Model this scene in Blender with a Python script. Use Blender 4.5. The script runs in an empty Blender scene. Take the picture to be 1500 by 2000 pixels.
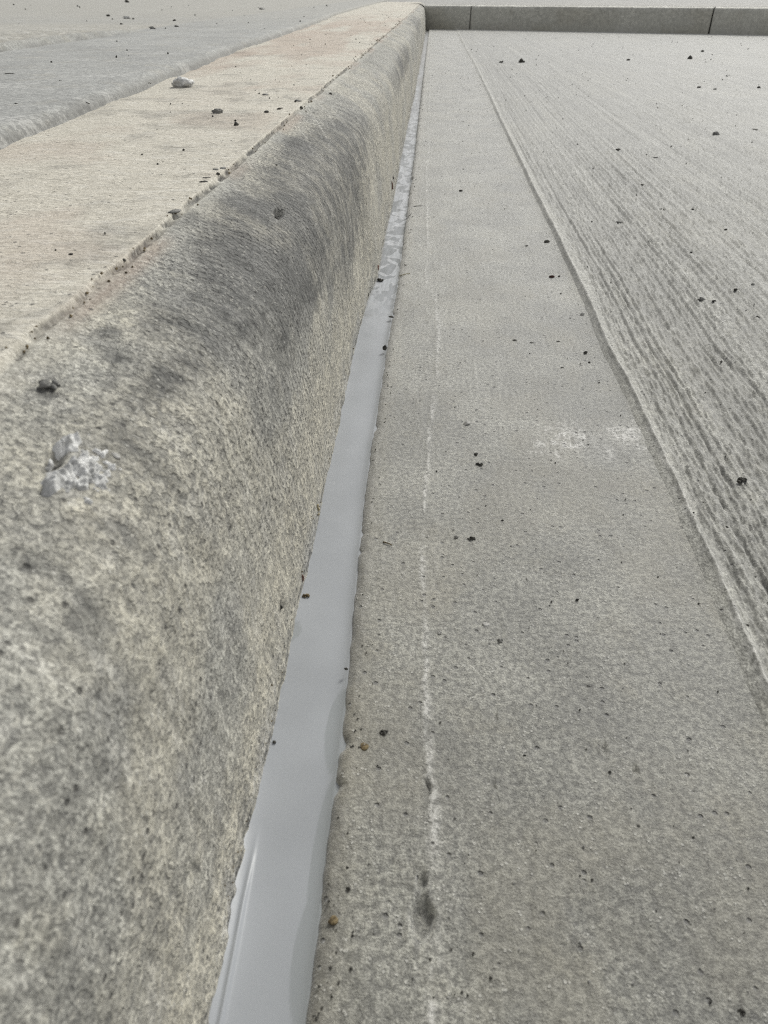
import bpy, bmesh, math, random
import numpy as np
from mathutils import Vector, Matrix

S = bpy.context.scene
COL = S.collection

# ------------------------------------------------------------------ camera, sky, sun, exposure
CAM_H = 0.2
cam = bpy.data.cameras.new('camera')
cam.sensor_fit = 'VERTICAL'
cam.sensor_height = 24.0
cam.lens = 1450.0 / 2000.0 * 24.0
cam.clip_start = 0.005
cam.clip_end = 400.0
cam.dof.use_dof = True
cam.dof.focus_distance = 0.46
cam.dof.aperture_fstop = 22.0
camo = bpy.data.objects.new('camera', cam)
COL.objects.link(camo)
camo.location = (0, 0, CAM_H)
camo.rotation_euler = (math.radians(90 - 35.124), 0, math.radians(3.067))
S.camera = camo

SUN_EL, SUN_AZ = math.radians(39), math.radians(27)      # azimuth from +Y towards +X
world = bpy.data.worlds.new('World')
S.world = world
world.use_nodes = True
wn, wl = world.node_tree.nodes, world.node_tree.links
wn.clear()
sky = wn.new('ShaderNodeTexSky')
sky.sky_type = 'NISHITA'
sky.sun_disc = False
sky.sun_elevation = SUN_EL
sky.sun_rotation = SUN_AZ
sky.dust_density = 3.0
hs = wn.new('ShaderNodeHueSaturation')
hs.inputs['Saturation'].default_value = 0.10
bg = wn.new('ShaderNodeBackground')
bg.inputs['Strength'].default_value = 0.128
wo = wn.new('ShaderNodeOutputWorld')
wl.new(sky.outputs[0], hs.inputs['Color'])
wl.new(hs.outputs[0], bg.inputs['Color'])
wl.new(bg.outputs[0], wo.inputs[0])
sun = bpy.data.lights.new('sun', 'SUN')
sun.energy = 1.9
sun.angle = math.radians(13)
sun.color = (1.0, 0.985, 0.89)
suno = bpy.data.objects.new('sun', sun)
COL.objects.link(suno)
sd = Vector((math.sin(SUN_AZ) * math.cos(SUN_EL), math.cos(SUN_AZ) * math.cos(SUN_EL), math.sin(SUN_EL)))
suno.rotation_euler = sd.to_track_quat('Z', 'Y').to_euler()
suno.location = sd * 20
S.view_settings.view_transform = 'Standard'
S.view_settings.look = 'None'
S.view_settings.gamma = 1.0
S.view_settings.use_curve_mapping = False
S.view_settings.exposure = 0.0
S.cycles.use_denoising = False
S.cycles.filter_width = 1.15
S.cycles.max_bounces = 6

# ------------------------------------------------------------------ noise
def _h(ix, iy, seed):
    a = (ix.astype(np.int64) * 374761393 + iy.astype(np.int64) * 668265263 + seed * 974634777) & 0xFFFFFFFF
    a = ((a ^ (a >> 13)) * 1274126177) & 0xFFFFFFFF
    a = ((a ^ (a >> 16)) * 2246822519) & 0xFFFFFFFF
    a = a ^ (a >> 15)
    return a.astype(np.float64) / 4294967295.0

def vn(x, y, seed=0):
    x, y = np.broadcast_arrays(np.asarray(x, float), np.asarray(y, float))
    ix, iy = np.floor(x), np.floor(y)
    fx, fy = x - ix, y - iy
    fx = fx * fx * fx * (fx * (fx * 6 - 15) + 10)
    fy = fy * fy * fy * (fy * (fy * 6 - 15) + 10)
    ix = ix.astype(np.int64); iy = iy.astype(np.int64)
    a, b = _h(ix, iy, seed), _h(ix + 1, iy, seed)
    c, d = _h(ix, iy + 1, seed), _h(ix + 1, iy + 1, seed)
    return (a + (b - a) * fx) * (1 - fy) + (c + (d - c) * fx) * fy

def fbm(x, y, oct=4, seed=0, gain=0.5):
    s, amp, tot = 0.0, 1.0, 0.0
    x = np.asarray(x, float); y = np.asarray(y, float)
    for k in range(oct):
        s = s + amp * vn(x * 2 ** k + 17.3 * k, y * 2 ** k + 5.1 * k, seed + k)
        tot += amp; amp *= gain
    return s / tot            # 0..1

def sst(a, b, x):
    t = np.clip((np.asarray(x, float) - a) / (b - a), 0, 1)
    return t * t * (3 - 2 * t)

def gauss(x, w):
    return np.exp(-(x / w) ** 2)

# ------------------------------------------------------------------ lines of the place (metres; x across, y along the joint)
_SR = [(-.0226,-.6),(-.0226,.0),(-.0230,.0739),(-.0227,.0979),(-.0230,.1212),(-.0229,.1495),(-.0230,.1798),(-.0242,.2229),(-.0250,.2562),(-.0257,.3007),(-.0258,.3563),(-.0248,.3997),(-.0243,.4677),(-.0233,.5442),(-.0223,.6155),(-.0215,.7198),(-.0207,.905),(-.0196,1.2329),(-.0192,1.692),(-.0186,2.448),(-.0172,3.528),(-.0145,5.364),(-.0135,7)]
_SL = [(-.0455,-.6),(-.0455,.0),(-.0456,.0731),(-.0464,.1012),(-.0464,.1206),(-.0463,.1451),(-.0456,.1572),(-.0461,.1893),(-.0463,.2168),(-.0459,.2423),(-.0456,.2838),(-.0457,.33),(-.0453,.3748),(-.0455,.4688),(-.0440,.5798),(-.0405,.638),(-.0405,.7578),(-.0400,.9085),(-.0398,1.1193),(-.0384,1.4943),(-.0365,1.963),(-.0347,2.8065),(-.0347,4.28),(-.036,5.53),(-.036,7)]
_GR = [(.115,-.6),(.115,.0),(.1152,.1548),(.1160,.1894),(.1174,.2272),(.119,.2911),(.1208,.3646),(.1216,.4222),(.1212,.4769),(.1262,.6412),(.127,.8097),(.1272,1.0083),(.1296,1.2665),(.1321,1.6381),(.1357,2.037),(.141,2.8607),(.143,4.208),(.1495,5.1614),(.15,7)]
_CR = [(-.102,-.6),(-.102,.0),(-.101,.1603),(-.1018,.1829),(-.1012,.2086),(-.1004,.249),(-.1006,.2996),(-.1002,.3539),(-.0992,.467),(-.0987,.6497),(-.0984,.8219),(-.0957,1.148),(-.0933,1.5701),(-.0887,2.447),(-.0815,4.2269),(-.079,5.5),(-.079,7)]
_SB = [(-.236,-.6),(-.237,.2),(-.239,.4431),(-.2415,.4861),(-.246,.5724),(-.2495,.6266),(-.2592,.8377),(-.2787,1.1381),(-.292,1.9666),(-.336,3.185),(-.36,5),(-.38,15)]
def _ip(tab):
    a = np.array(tab)
    return lambda y: np.interp(y, a[:, 1], a[:, 0])
x_sr, x_sl, x_gr, x_cr, x_sb = map(_ip, (_SR, _SL, _GR, _CR, _SB))

# kerb cross-section: a = share of the way from face foot to arris, z height
_P = np.array([(-.03,-.03),(-.02,-.012),(0,0.),(.04,.03),(.09,.06),(.15,.083),(.215,.0965),(.32,.1065),(.50,.1142),(.74,.1197),(1.0,.1245),(1.12,.1262)])
def _cat(P, n=60):
    out = []
    for i in range(1, len(P) - 2):
        p0, p1, p2, p3 = P[i - 1:i + 3]
        for t in np.linspace(0, 1, n, endpoint=False):
            out.append(.5 * ((2 * p1) + (-p0 + p2) * t + (2 * p0 - 5 * p1 + 4 * p2 - p3) * t * t + (-p0 + 3 * p1 - 3 * p2 + p3) * t ** 3))
    out.append(P[-2])
    return np.array(out)
_D = _cat(_P)
_L = np.concatenate([[0], np.cumsum(np.hypot(np.diff(_D[:, 0]) * .0545, np.diff(_D[:, 1])))])
_L = _L - np.interp(0.0, _D[:, 1], _L)          # arc 0 at gutter level
T0, TC = float(_L[0]), float(_L[-1])            # foot, arris
def kerb_base(Y, t):
    """point of the smooth kerb skin and its normal in the x-z plane"""
    tc = np.clip(t, T0, TC)
    a = np.interp(tc, _L, _D[:, 0]); z = np.interp(tc, _L, _D[:, 1])
    xb, xc = x_sl(Y), x_cr(Y)
    x = xb + a * (xc - xb)
    over = np.maximum(t - TC, 0)
    x = x - over
    z = z + 0.0016 * sst(0, .0018, over) + .004 * over
    return x, z
print('TC', T0, TC)

# ------------------------------------------------------------------ object helpers
def prop(o, label=None, cat=None, group=None, kind=None):
    if label: o['label'] = label
    if cat: o['category'] = cat
    if group: o['group'] = group
    if kind: o['kind'] = kind
    return o

def grid_mesh(name, X, Y, Z, mat, cols=None, parent=None, flip=False):
    r, c = X.shape
    co = np.stack([X, Y, Z], -1).reshape(-1, 3).astype(np.float32)
    idx = np.arange(r * c).reshape(r, c)
    q = np.stack([idx[:-1, :-1], idx[:-1, 1:], idx[1:, 1:], idx[1:, :-1]], -1).reshape(-1, 4)
    if flip: q = q[:, ::-1]
    me = bpy.data.meshes.new(name)
    me.vertices.add(len(co)); me.vertices.foreach_set('co', co.ravel())
    n = len(q)
    me.loops.add(n * 4); me.loops.foreach_set('vertex_index', q.ravel().astype(np.int32))
    me.polygons.add(n)
    me.polygons.foreach_set('loop_start', np.arange(0, n * 4, 4, dtype=np.int32))
    me.polygons.foreach_set('loop_total', np.full(n, 4, dtype=np.int32))
    me.polygons.foreach_set('use_smooth', np.ones(n, dtype=bool))
    me.update(calc_edges=True)
    if cols is not None:
        for an, arr in cols.items():
            at = me.attributes.new(an, 'FLOAT_COLOR', 'POINT')
            d = np.ones((r * c, 4), np.float32)
            for k, ch in enumerate(arr):
                d[:, k] = np.broadcast_to(ch, (r, c)).ravel()
            at.data.foreach_set('color', d.ravel())
    me.materials.append(mat)
    o = bpy.data.objects.new(name, me)
    COL.objects.link(o)
    if parent: o.parent = parent
    return o

def rows(y1, a=.0011, b=.0062):
    ys = list(np.arange(-.5, .02, .02))
    y = .02
    while y < y1:
        ys.append(y); y += a + b * y
    ys.append(y1)
    return np.array(ys)

# ------------------------------------------------------------------ materials
def nt(name):
    m = bpy.data.materials.new(name)
    m.use_nodes = True
    t = m.node_tree
    for n in list(t.nodes): t.nodes.remove(n)
    return m, t

class NB:
    def __init__(s, t): s.t = t
    def n(s, typ, **kw):
        nd = s.t.nodes.new(typ)
        for k, v in kw.items(): setattr(nd, k, v)
        return nd
    def put(s, sock, v):
        if hasattr(v, 'is_linked') or hasattr(v, 'links'): s.t.links.new(v, sock)
        else: sock.default_value = v
    def coords(s, scale=(1, 1, 1), rot=(0, 0, 0)):
        tc = s.n('ShaderNodeTexCoord'); mp = s.n('ShaderNodeMapping')
        mp.inputs['Scale'].default_value = scale
        mp.inputs['Rotation'].default_value = rot
        s.t.links.new(tc.outputs['Object'], mp.inputs[0])
        return mp.outputs[0]
    def uvw(s, name, scale=(1, 1, 1)):
        at = s.n('ShaderNodeAttribute', attribute_name=name); mp = s.n('ShaderNodeMapping')
        mp.inputs['Scale'].default_value = scale
        s.t.links.new(at.outputs['Color'], mp.inputs[0])
        return mp.outputs[0]
    def noise(s, vec, scale, detail=4, rough=.55, dist=0):
        nd = s.n('ShaderNodeTexNoise')
        s.put(nd.inputs['Vector'], vec)
        nd.inputs['Scale'].default_value = scale
        nd.inputs['Detail'].default_value = detail
        nd.inputs['Roughness'].default_value = rough
        nd.inputs['Distortion'].default_value = dist
        return nd.outputs['Fac']
    def voro(s, vec, scale, out='Distance', rnd=1):
        nd = s.n('ShaderNodeTexVoronoi')
        s.put(nd.inputs['Vector'], vec)
        nd.inputs['Scale'].default_value = scale
        nd.inputs['Randomness'].default_value = rnd
        return nd.outputs[out]
    def rng(s, v, a, b, c=0., d=1., smooth=True):
        nd = s.n('ShaderNodeMapRange')
        nd.interpolation_type = 'SMOOTHSTEP' if smooth else 'LINEAR'
        s.put(nd.inputs[0], v)
        for i, q in zip((1, 2, 3, 4), (a, b, c, d)): nd.inputs[i].default_value = q
        return nd.outputs[0]
    def m(s, op, a, b=0.):
        nd = s.n('ShaderNodeMath', operation=op)
        s.put(nd.inputs[0], a); s.put(nd.inputs[1], b)
        return nd.outputs[0]
    def mix(s, f, a, b, mode='MIX'):
        nd = s.n('ShaderNodeMix', data_type='RGBA', blend_type=mode)
        s.put(nd.inputs[0], f)
        for k, v in ((6, a), (7, b)):
            if isinstance(v, tuple): v = v if len(v) == 4 else v + (1,)
            s.put(nd.inputs[k], v)
        return nd.outputs[2]
    def attr(s, name):
        at = s.n('ShaderNodeAttribute', attribute_name=name)
        sp = s.n('ShaderNodeSeparateColor')
        s.t.links.new(at.outputs['Color'], sp.inputs[0])
        return sp.outputs[0], sp.outputs[1], sp.outputs[2]
    def bump(s, h, strength, dist, nrm=None):
        b = s.n('ShaderNodeBump')
        b.inputs['Strength'].default_value = strength
        b.inputs['Distance'].default_value = dist
        s.put(b.inputs['Height'], h)
        if nrm is not None: s.put(b.inputs['Normal'], nrm)
        return b.outputs[0]
    def out(s, col, rough=.85, nrm=None, spec=.4, **kw):
        p = s.n('ShaderNodeBsdfPrincipled')
        if isinstance(col, tuple) and len(col) == 3: col = col + (1,)
        s.put(p.inputs['Base Color'], col)
        s.put(p.inputs['Roughness'], rough)
        s.put(p.inputs['Specular IOR Level'], spec)
        for k, v in kw.items(): s.put(p.inputs[k], v)
        if nrm is not None: s.t.links.new(nrm, p.inputs['Normal'])
        o = s.n('ShaderNodeOutputMaterial')
        s.t.links.new(p.outputs[0], o.inputs[0])
        return p

def lum(c, k): return tuple(min(1, v * k) for v in c)

def concrete(name, base, contrast=.35, grain=(260, 900), mott=18, warm=(.42,.36,.25), speck=.5, stretch=None,
             bump=(.6,.0006), tone=False, rough=.80, spec=.5, fleck=.5, darkc=(.10,.098,.092), sheen=.20, red=False, punch=1.0):
    """grey cement paste: large mottling, fine grain, dark pores, pale sand flecks; tone = (stain, warm, white) painted per vertex"""
    m, t = nt(name); b = NB(t)
    v = b.coords()
    vs = b.coords(stretch) if stretch else v
    big = b.noise(v, mott, 5, .6, .4)
    mid = b.noise(vs, grain[0], 4, .65)
    fine = b.noise(vs, grain[1], 3, .7)
    c = b.mix(b.rng(big, .32, .68), lum(base, 1 - contrast * .55), lum(base, 1 + contrast * .4))
    c = b.mix(b.m('MULTIPLY', b.rng(b.noise(v, mott * 2.3, 4, .6), .5, .72), .35), c, lum(warm, 1.0))
    c = b.mix(1.0, c, b.mix(b.rng(mid, .38, .62, 0, 1), lum((1,1,.995), 1 - .28 * punch), tuple(1 + .22 * punch * q for q in (1, 1, .96))), 'MULTIPLY')
    c = b.mix(1.0, c, b.mix(b.rng(fine, .36, .64, 0, 1), (.62,.62,.61), (1.30,1.30,1.29)), 'MULTIPLY')
    if tone:
        st, wa, wh = b.attr('tone')
        c = b.mix(st, c, darkc)
        c = b.mix(b.m('MULTIPLY', wa, .9), c, b.mix(1.0, lum(warm, 1.15), b.mix(b.rng(mid, .3, .7), (.78,.78,.78), (1.2,1.2,1.2)), 'MULTIPLY'))
        c = b.mix(b.m('MULTIPLY', wh, b.rng(mid, .40, .56, .12, 1)), c, (.60,.59,.56))
    if red:
        kv1 = b.uvw('kuv', (270, 300, 0)); kv2 = b.uvw('kuv', (760, 800, 0)); kv3 = b.uvw('kuv', (90, 120, 0)); kvb = b.uvw('kuv', (14, 16, 0)); kvt = b.uvw('kuv', (460, 150, 0))
        topm = b.attr('kface')[1]
        rd_ = b.attr('kuv')[2]
        facem = b.attr('kface')[0]
        zone = b.rng(b.noise(kvb, 1, 3, .55), .40, .62, .35, 1)
        d1 = b.rng(b.noise(kv1, 1, 2, .5, .5), .44, .50, 1, 0)
        d2 = b.rng(b.noise(kv2, 1, 2, .6, .4), .41, .48, 1, 0)
        d3 = b.rng(b.noise(kv3, 1, 3, .6, .6), .46, .58, 1, 0)
        dim = b.m('MULTIPLY', b.m('MULTIPLY', d1, zone), facem)
        c = b.mix(b.m('MULTIPLY', b.m('MULTIPLY', d3, facem), .28), c, (.15,.15,.145))
        c = b.mix(b.m('MULTIPLY', dim, .44), c, (.13,.13,.125))
        c = b.mix(b.m('MULTIPLY', b.m('MULTIPLY', d2, facem), .50), c, (.12,.118,.112))
        li = b.rng(b.noise(kv1, 1.7, 3, .6), .56, .68)
        c = b.mix(b.m('MULTIPLY', b.m('MULTIPLY', li, facem), .55), c, (.58,.56,.49))
        ts = b.rng(b.noise(kvt, 1, 4, .65, .3), .44, .58, 1, 0)
        c = b.mix(b.m('MULTIPLY', topm, .75), c, b.mix(b.rng(mid, .36, .64), (.555,.52,.44), (.75,.705,.61)))
        c = b.mix(b.m('MULTIPLY', b.m('MULTIPLY', ts, topm), .34), c, (.42,.39,.33))
        tl = b.rng(b.noise(kvt, .37, 5, .65, .6), .50, .66)
        c = b.mix(b.m('MULTIPLY', b.m('MULTIPLY', tl, topm), .45), c, (.74,.715,.65))
        c = b.mix(b.m('MULTIPLY', b.m('MULTIPLY', topm, rd_), .38), c, (.56,.40,.32))
        at_ = b.n('ShaderNodeAttribute', attribute_name='kuv'); sx_ = b.n('ShaderNodeSeparateXYZ')
        t.links.new(at_.outputs['Vector'], sx_.inputs[0])
        wob_ = b.m('MULTIPLY', b.noise(b.uvw('kuv', (70, 90, 0)), 1, 3, .6), 13.0)
        ph1 = b.m('ADD', b.m('ADD', b.m('MULTIPLY', sx_.outputs[0], 1450.), b.m('MULTIPLY', sx_.outputs[1], 420.)), wob_)
        ph2 = b.m('ADD', b.m('ADD', b.m('MULTIPLY', sx_.outputs[1], 1650.), b.m('MULTIPLY', sx_.outputs[0], -500.)), b.m('MULTIPLY', wob_, 1.3))
        wv = b.m('MULTIPLY', b.rng(b.m('SINE', ph1), -.35, .7), b.rng(b.m('SINE', ph2), -.5, .5, .05, 1))
        wz = b.m('MULTIPLY', facem, b.rng(b.noise(b.uvw('kuv', (11, 17, 0)), 1, 3, .6), .40, .56, .15, 1))
        wv = b.m('MULTIPLY', b.m('MULTIPLY', wv, wz), b.rng(sx_.outputs[0], .12, .24, .30, 1))
        c = b.mix(b.m('MULTIPLY', wv, .46), c, (.135,.133,.125))
        c = b.mix(b.m('MULTIPLY', b.rng(st, .12, .62, 0, .90), b.rng(b.noise(b.uvw('kuv', (90, 55, 0)), 1, 4, .7), .40, .60, .35, 1)), c, b.mix(b.rng(mid, .36, .64), (.038,.038,.036), (.125,.125,.118)))
        extra_h = b.m('ADD', b.m('MULTIPLY', b.m('ADD', dim, b.m('MULTIPLY', wv, 1.5)), .9), b.m('MULTIPLY', b.m('MULTIPLY', d2, facem), .45))
        extra_h = b.m('ADD', extra_h, b.m('MULTIPLY', b.m('MULTIPLY', ts, topm), .5))
        rd_ = b.attr('kuv')[2]
        c = b.mix(b.m('MULTIPLY', rd_, .45), c, (.30,.21,.155))
    if stretch and not red:
        sv = b.coords((1, .006, 1))
        sk = b.rng(b.noise(sv, 230, 3, .6, .05), .44, .58, 1, 0)
        gz = b.rng(b.noise(b.coords((1, .6, 1)), 460, 4, .7), .43, .50, 1, 0)
        rm = b.attr('broom')[0]
        s2 = b.rng(b.noise(b.coords((1, .012, 1)), 48, 5, .7, .1), .50, .60)
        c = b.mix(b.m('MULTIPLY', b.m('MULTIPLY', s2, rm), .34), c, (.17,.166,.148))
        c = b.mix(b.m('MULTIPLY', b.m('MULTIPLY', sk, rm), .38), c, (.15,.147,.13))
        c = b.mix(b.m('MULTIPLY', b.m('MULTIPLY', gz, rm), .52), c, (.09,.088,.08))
    vd = b.voro(v, 240)
    pr = b.voro(v, 240, 'Color')
    sp = b.n('ShaderNodeSeparateColor'); t.links.new(pr, sp.inputs[0])
    pore = b.m('MULTIPLY', b.rng(vd, .10, .22, 1, 0), b.m('GREATER_THAN', sp.outputs[0], 1 - .30 * speck))
    fl = b.m('MULTIPLY', b.rng(b.voro(vs, 540), .16, .30, 1, 0), b.rng(b.noise(v, 110, 3), .50, .58))
    c = b.mix(b.m('MULTIPLY', pore, .75), c, (.045,.043,.04))
    c = b.mix(b.m('MULTIPLY', fl, fleck), c, (.60,.59,.54))
    h = b.m('ADD', b.m('MULTIPLY', mid, .55), b.m('MULTIPLY', fine, .5))
    h = b.m('SUBTRACT', h, b.m('MULTIPLY', pore, .8))
    h = b.m('ADD', h, b.m('MULTIPLY', fl, .25))
    if red: h = b.m('SUBTRACT', h, extra_h)
    p = b.out(c, rough, b.bump(h, bump[0], bump[1]), spec)
    p.inputs['Sheen Weight'].default_value = sheen
    p.inputs['Sheen Roughness'].default_value = .5
    return m

M = {}
M['gutter'] = concrete('gutter_cement', (.245,.241,.215), .5, (470, 1500), 15, (.215,.198,.15), .9, None, (1.0,.0008), True, fleck=.5, punch=1.5, sheen=.55, rough=.64, spec=.8)
M['road'] = concrete('brushed_cement', (.36,.355,.325), .20, (420, 1300), 14, (.32,.305,.25), .6, (1, .6, 1), (.8,.0007), True, sheen=.42, rough=.70, spec=.48)
M['kerb'] = concrete('kerb_cement', (.475,.467,.425), .20, (520, 1500), 30, (.55,.515,.415), 1.3, (1, 1, .6), (.7,.0007), True, darkc=(.115,.115,.112), red=True, sheen=.06)
M['walk'] = concrete('walkway_cement', (.315,.318,.305), .22, (240, 800), 12, (.36,.335,.27), .25, None, (.4,.0006), True)
M['far'] = concrete('far_kerb_cement', (.55,.54,.50), .3, (60, 260), 7, (.36,.34,.28), .1, None, (.3,.001), True, fleck=.1, darkc=(.50,.495,.44))
M['plain'] = concrete('pavement_cement', (.30,.295,.28), .2, (60, 240), 4, (.30,.285,.26), .1, None, (.3,.001), False)
M['ground'] = concrete('ground_cement', (.30,.29,.27), .2, (40, 160), 2, (.30,.28,.24), .1, None, (.3,.001), False)

def sealant_mat():
    m, t = nt('grey_sealant'); b = NB(t)
    v = b.coords()
    lo, film, dirt = b.attr('tone')
    n = b.noise(b.coords((1, .55, 1)), 60, 2, .45, 1.1)
    blot = b.rng(n, .455, .475, 0, 1)
    rim = b.m('MULTIPLY', b.rng(n, .425, .455, 0, 1), b.rng(n, .475, .51, 1, 0))
    base = (.335,.35,.372)
    c = b.mix(b.rng(b.noise(v, 25, 2), .35, .65), lum(base, .96), lum(base, 1.05))
    c = b.mix(lo, c, lum(base, 1.12))
    f = b.m('MULTIPLY', lo, blot)
    c = b.mix(f, c, (.20,.213,.225))
    c = b.mix(b.m('MULTIPLY', b.m('MULTIPLY', lo, rim), .6), c, (.50,.51,.535))
    c = b.mix(film, c, (.235,.252,.255))
    sp = b.rng(b.voro(v, 800), .03, .08, 1, 0)
    c = b.mix(b.m('MULTIPLY', dirt, b.rng(b.noise(v, 500, 3), .38, .55, .45, 1)), c, (.13,.125,.11))
    fine = b.noise(v, 700, 3, .6)
    h = b.m('ADD', b.m('MULTIPLY', fine, b.m('ADD', b.m('MULTIPLY', lo, .25), .06)), b.m('MULTIPLY', b.noise(v, 120, 2), .25))
    r = b.m('ADD', b.m('MULTIPLY', lo, .08), .25)
    b.out(c, r, b.bump(h, .35, .0006), .5)
    return m
M['sealant'] = sealant_mat()

def stone_mat(name, a, c2, scale=500, rough=.9):
    m, t = nt(name); b = NB(t)
    v = b.coords()
    n = b.noise(v, scale, 5, .65)
    n2 = b.noise(v, scale * .25, 3, .5)
    c = b.mix(b.rng(n, .35, .65), a, c2)
    c = b.mix(b.m('MULTIPLY', b.rng(n2, .45, .6), .5), c, lum(c2, 1.25))
    b.out(c, rough, b.bump(n, .8, .0006), .35)
    return m
M['dark'] = stone_mat('dark_crumb', (.03,.029,.026), (.10,.096,.085), 900)
M['black'] = stone_mat('black_crumb', (.016,.015,.014), (.05,.047,.043), 900)
M['grey'] = stone_mat('grey_stone', (.12,.12,.115), (.27,.265,.25), 700)
M['pale'] = stone_mat('pale_stone', (.34,.335,.315), (.58,.57,.545), 500)
M['whitish'] = stone_mat('whitish_mortar', (.40,.40,.39), (.74,.74,.73), 420)
M['tan'] = stone_mat('tan_stone', (.26,.215,.12), (.48,.42,.28), 600)
M['red'] = stone_mat('reddish_stone', (.12,.065,.05), (.27,.18,.15), 600)
M['rust'] = stone_mat('dark_red_stone', (.035,.016,.013), (.09,.045,.038), 800)
M['brown'] = stone_mat('dry_brown', (.075,.055,.03), (.20,.155,.085), 900)
M['straw'] = stone_mat('straw_fibre', (.22,.20,.13), (.40,.37,.27), 900)

# ------------------------------------------------------------------ ground sheet under everything
g = np.array([-60., 60.])
gx, gy = np.meshgrid(g, g)
prop(grid_mesh('ground', gx, gy, np.full_like(gx, -.06), M['ground']), kind='structure')

# ------------------------------------------------------------------ gutter: smooth trowelled strip between joint and road
GUT_PITS = [(.0048,.0985,.0032,.0062,.0028),(.0046,.1085,.0017,.0026,.0020),(.0066,.1374,.0011,.0018,.0014),(.0062,.1408,.0009,.0011,.0008),
            (.0286,.1665,.0008,.0012,.0012),(.0627,.1560,.0013,.0022,.0010),(.0710,.1485,.0012,.0016,.0013),(.0260,.1402,.0007,.0009,.0009)]
def gutter_edge(Y):
    e = x_sr(Y) + .0009 * (fbm(Y * 30, 3.3, 2, 5) - .5) + .0007 * (fbm(Y * 300, 1.7, 3, 9) - .5)
    ch = np.maximum(fbm(Y * 130, 8.1, 2, 31) - .72, 0) * .010
    return e + ch
def gutter_h(x, y):
    h = .0010 * (fbm(x * 14, y * 9, 3, 11) - .5) + .00055 * (fbm(x * 150, y * 90, 3, 12) - .5) + .00022 * (vn(x * 700, y * 500, 13) - .5)
    for px, py, wx, wy, d in GUT_PITS:
        r = np.sqrt(((x - px) / wx) ** 2 + ((y - py) / wy) ** 2)
        r = r * (1 + .35 * (vn(x * 900, y * 700, 77) - .5))
        h = h - d * sst(1.1, .55, r) + .00035 * gauss(r - 1.25, .22)
    # slight shadowy trowel line
    h = h - .00013 * gauss(x - (.0335 + .002 * (vn(y * 12, 0.5, 4) - .5)), .0009) * sst(.30, .24, y)
    return h
WH = np.array([(.0069,.03),(.0069,.0765),(.0079,.0856),(.0082,.1048),(.008,.1275),(.0059,.1488),(.0049,.1762),(.0046,.2012),(.0031,.2539),(.0038,.3023),(.0061,.3702),(.0098,.4309),(.0115,.5077),(.0096,.5832),(.0025,.617),(.001,.6344),(.0026,.7275),(-.0013,1.0649),(-.0012,1.18),(.002,1.23),(-.0015,1.4669),(-.001,1.9)])
Yg = rows(6.0)
na, nf = 26, 250
ta = np.linspace(0, 1, na)
EX = gutter_edge(Yg)[:, None]
ang = np.clip((ta - .35) / .65, 0, 1) * (math.pi / 2)
rr = (.0042 + .0018 * (fbm(Yg * 60, 2.2, 3, 41) - .5))[:, None]
ax = EX + rr * (1 - np.cos(ang))[None, :]
az = np.where(ta < .35, -.5 * (1 - ta / .35) * .016, 0)[None, :] - rr * (1 - np.sin(ang))[None, :]
tf = np.linspace(0, 1, nf + 1)[1:]
fx = ax[:, -1:] + (x_gr(Yg)[:, None] + .004 - ax[:, -1:]) * tf[None, :]
GX = np.concatenate([ax, fx], 1)
GY = np.repeat(Yg[:, None], GX.shape[1], 1)
GZ = np.concatenate([az, np.zeros_like(fx)], 1) + gutter_h(GX, GY)
de = GX - EX
GZ += .0010 * (fbm(GX * 260, GY * 200, 3, 51) - .5) * sst(.012, .002, de)
# scuffed chalky smear running across the strip
sm = gauss(GY - (.356 + .10 * (GX - .095) + .010 * (fbm(GX * 60, 1.1, 3, 61) - .5)), .017) * sst(.050, .080, GX)
GZ += .0022 * sm * (fbm(GX * 220, GY * 130, 4, 62, .6) - .5)
wl_x = np.interp(Yg, WH[:, 1], WH[:, 0])[:, None] + .0022 * (fbm(GY * 140, 7.7, 4, 71, .65) - .5)
wbrk = sst(.30, .50, fbm(GY * 28, 4.4, 3, 72)) * sst(.25, .6, fbm(GX * 500, GY * 220, 3, 73))
wid = .0005 + .0010 * vn(GY * 75, 2.1, 74) + .0008 * sst(.2, .09, GY)
white = gauss(GX - wl_x, wid) * wbrk * sst(1.6, 1.2, GY) * np.where(GY > .3, .75, .85)
GZ += .0005 * gauss(GX - wl_x, wid * 1.3) * wbrk
white = np.maximum(white, np.clip(sm * (.22 + 1.3 * sst(.48, .58, fbm(GX * 170, GY * 330, 4, 63, .7)) * sst(.42, .58, fbm(GX * 70, GY * 50, 3, 163)) * .9), 0, 1))
stain_shade = .95 * sst(.0085, .0015, de - .002 * (fbm(GX * 200, GY * 90, 3, 65) - .5)) * (.6 + .4 * fbm(GX * 300, GY * 200, 3, 66))  # dirt on the arris, with its shadow line painted in too
stain_shade = np.maximum(stain_shade, .26 * sst(.45, .75, fbm(GX * 30, GY * 20, 5, 67)))
hair = np.minimum(np.abs(fbm(GX * 120, GY * 90, 3, 68) - .5), np.abs(fbm(GX * 230 + 9, GY * 150, 3, 69) - .5))
stain_shade = np.maximum(stain_shade, .38 * sst(.012, .002, hair) * sst(.4, .6, fbm(GX * 60, GY * 40, 2, 70)))
for px, py, wx, wy, d in GUT_PITS:
    r = np.sqrt(((GX - px) / wx) ** 2 + ((GY - py) / wy) ** 2)
    stain_shade = np.maximum(stain_shade, .35 * sst(1., .5, r))  # shade of the pit cavities painted in
    white = np.maximum(white, .35 * gauss(r - 1.15, .10) * sst(.4, .6, vn(GX * 900, GY * 900, 3)))
warm = .35 * sst(.016, .002, de) + .30 * sst(.52, .75, fbm(GX * 30 + 5, GY * 20, 3, 90))
prop(grid_mesh('gutter', GX, GY, GZ, M['gutter'], {'tone': (stain_shade, warm, white)}), kind='structure')

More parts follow.
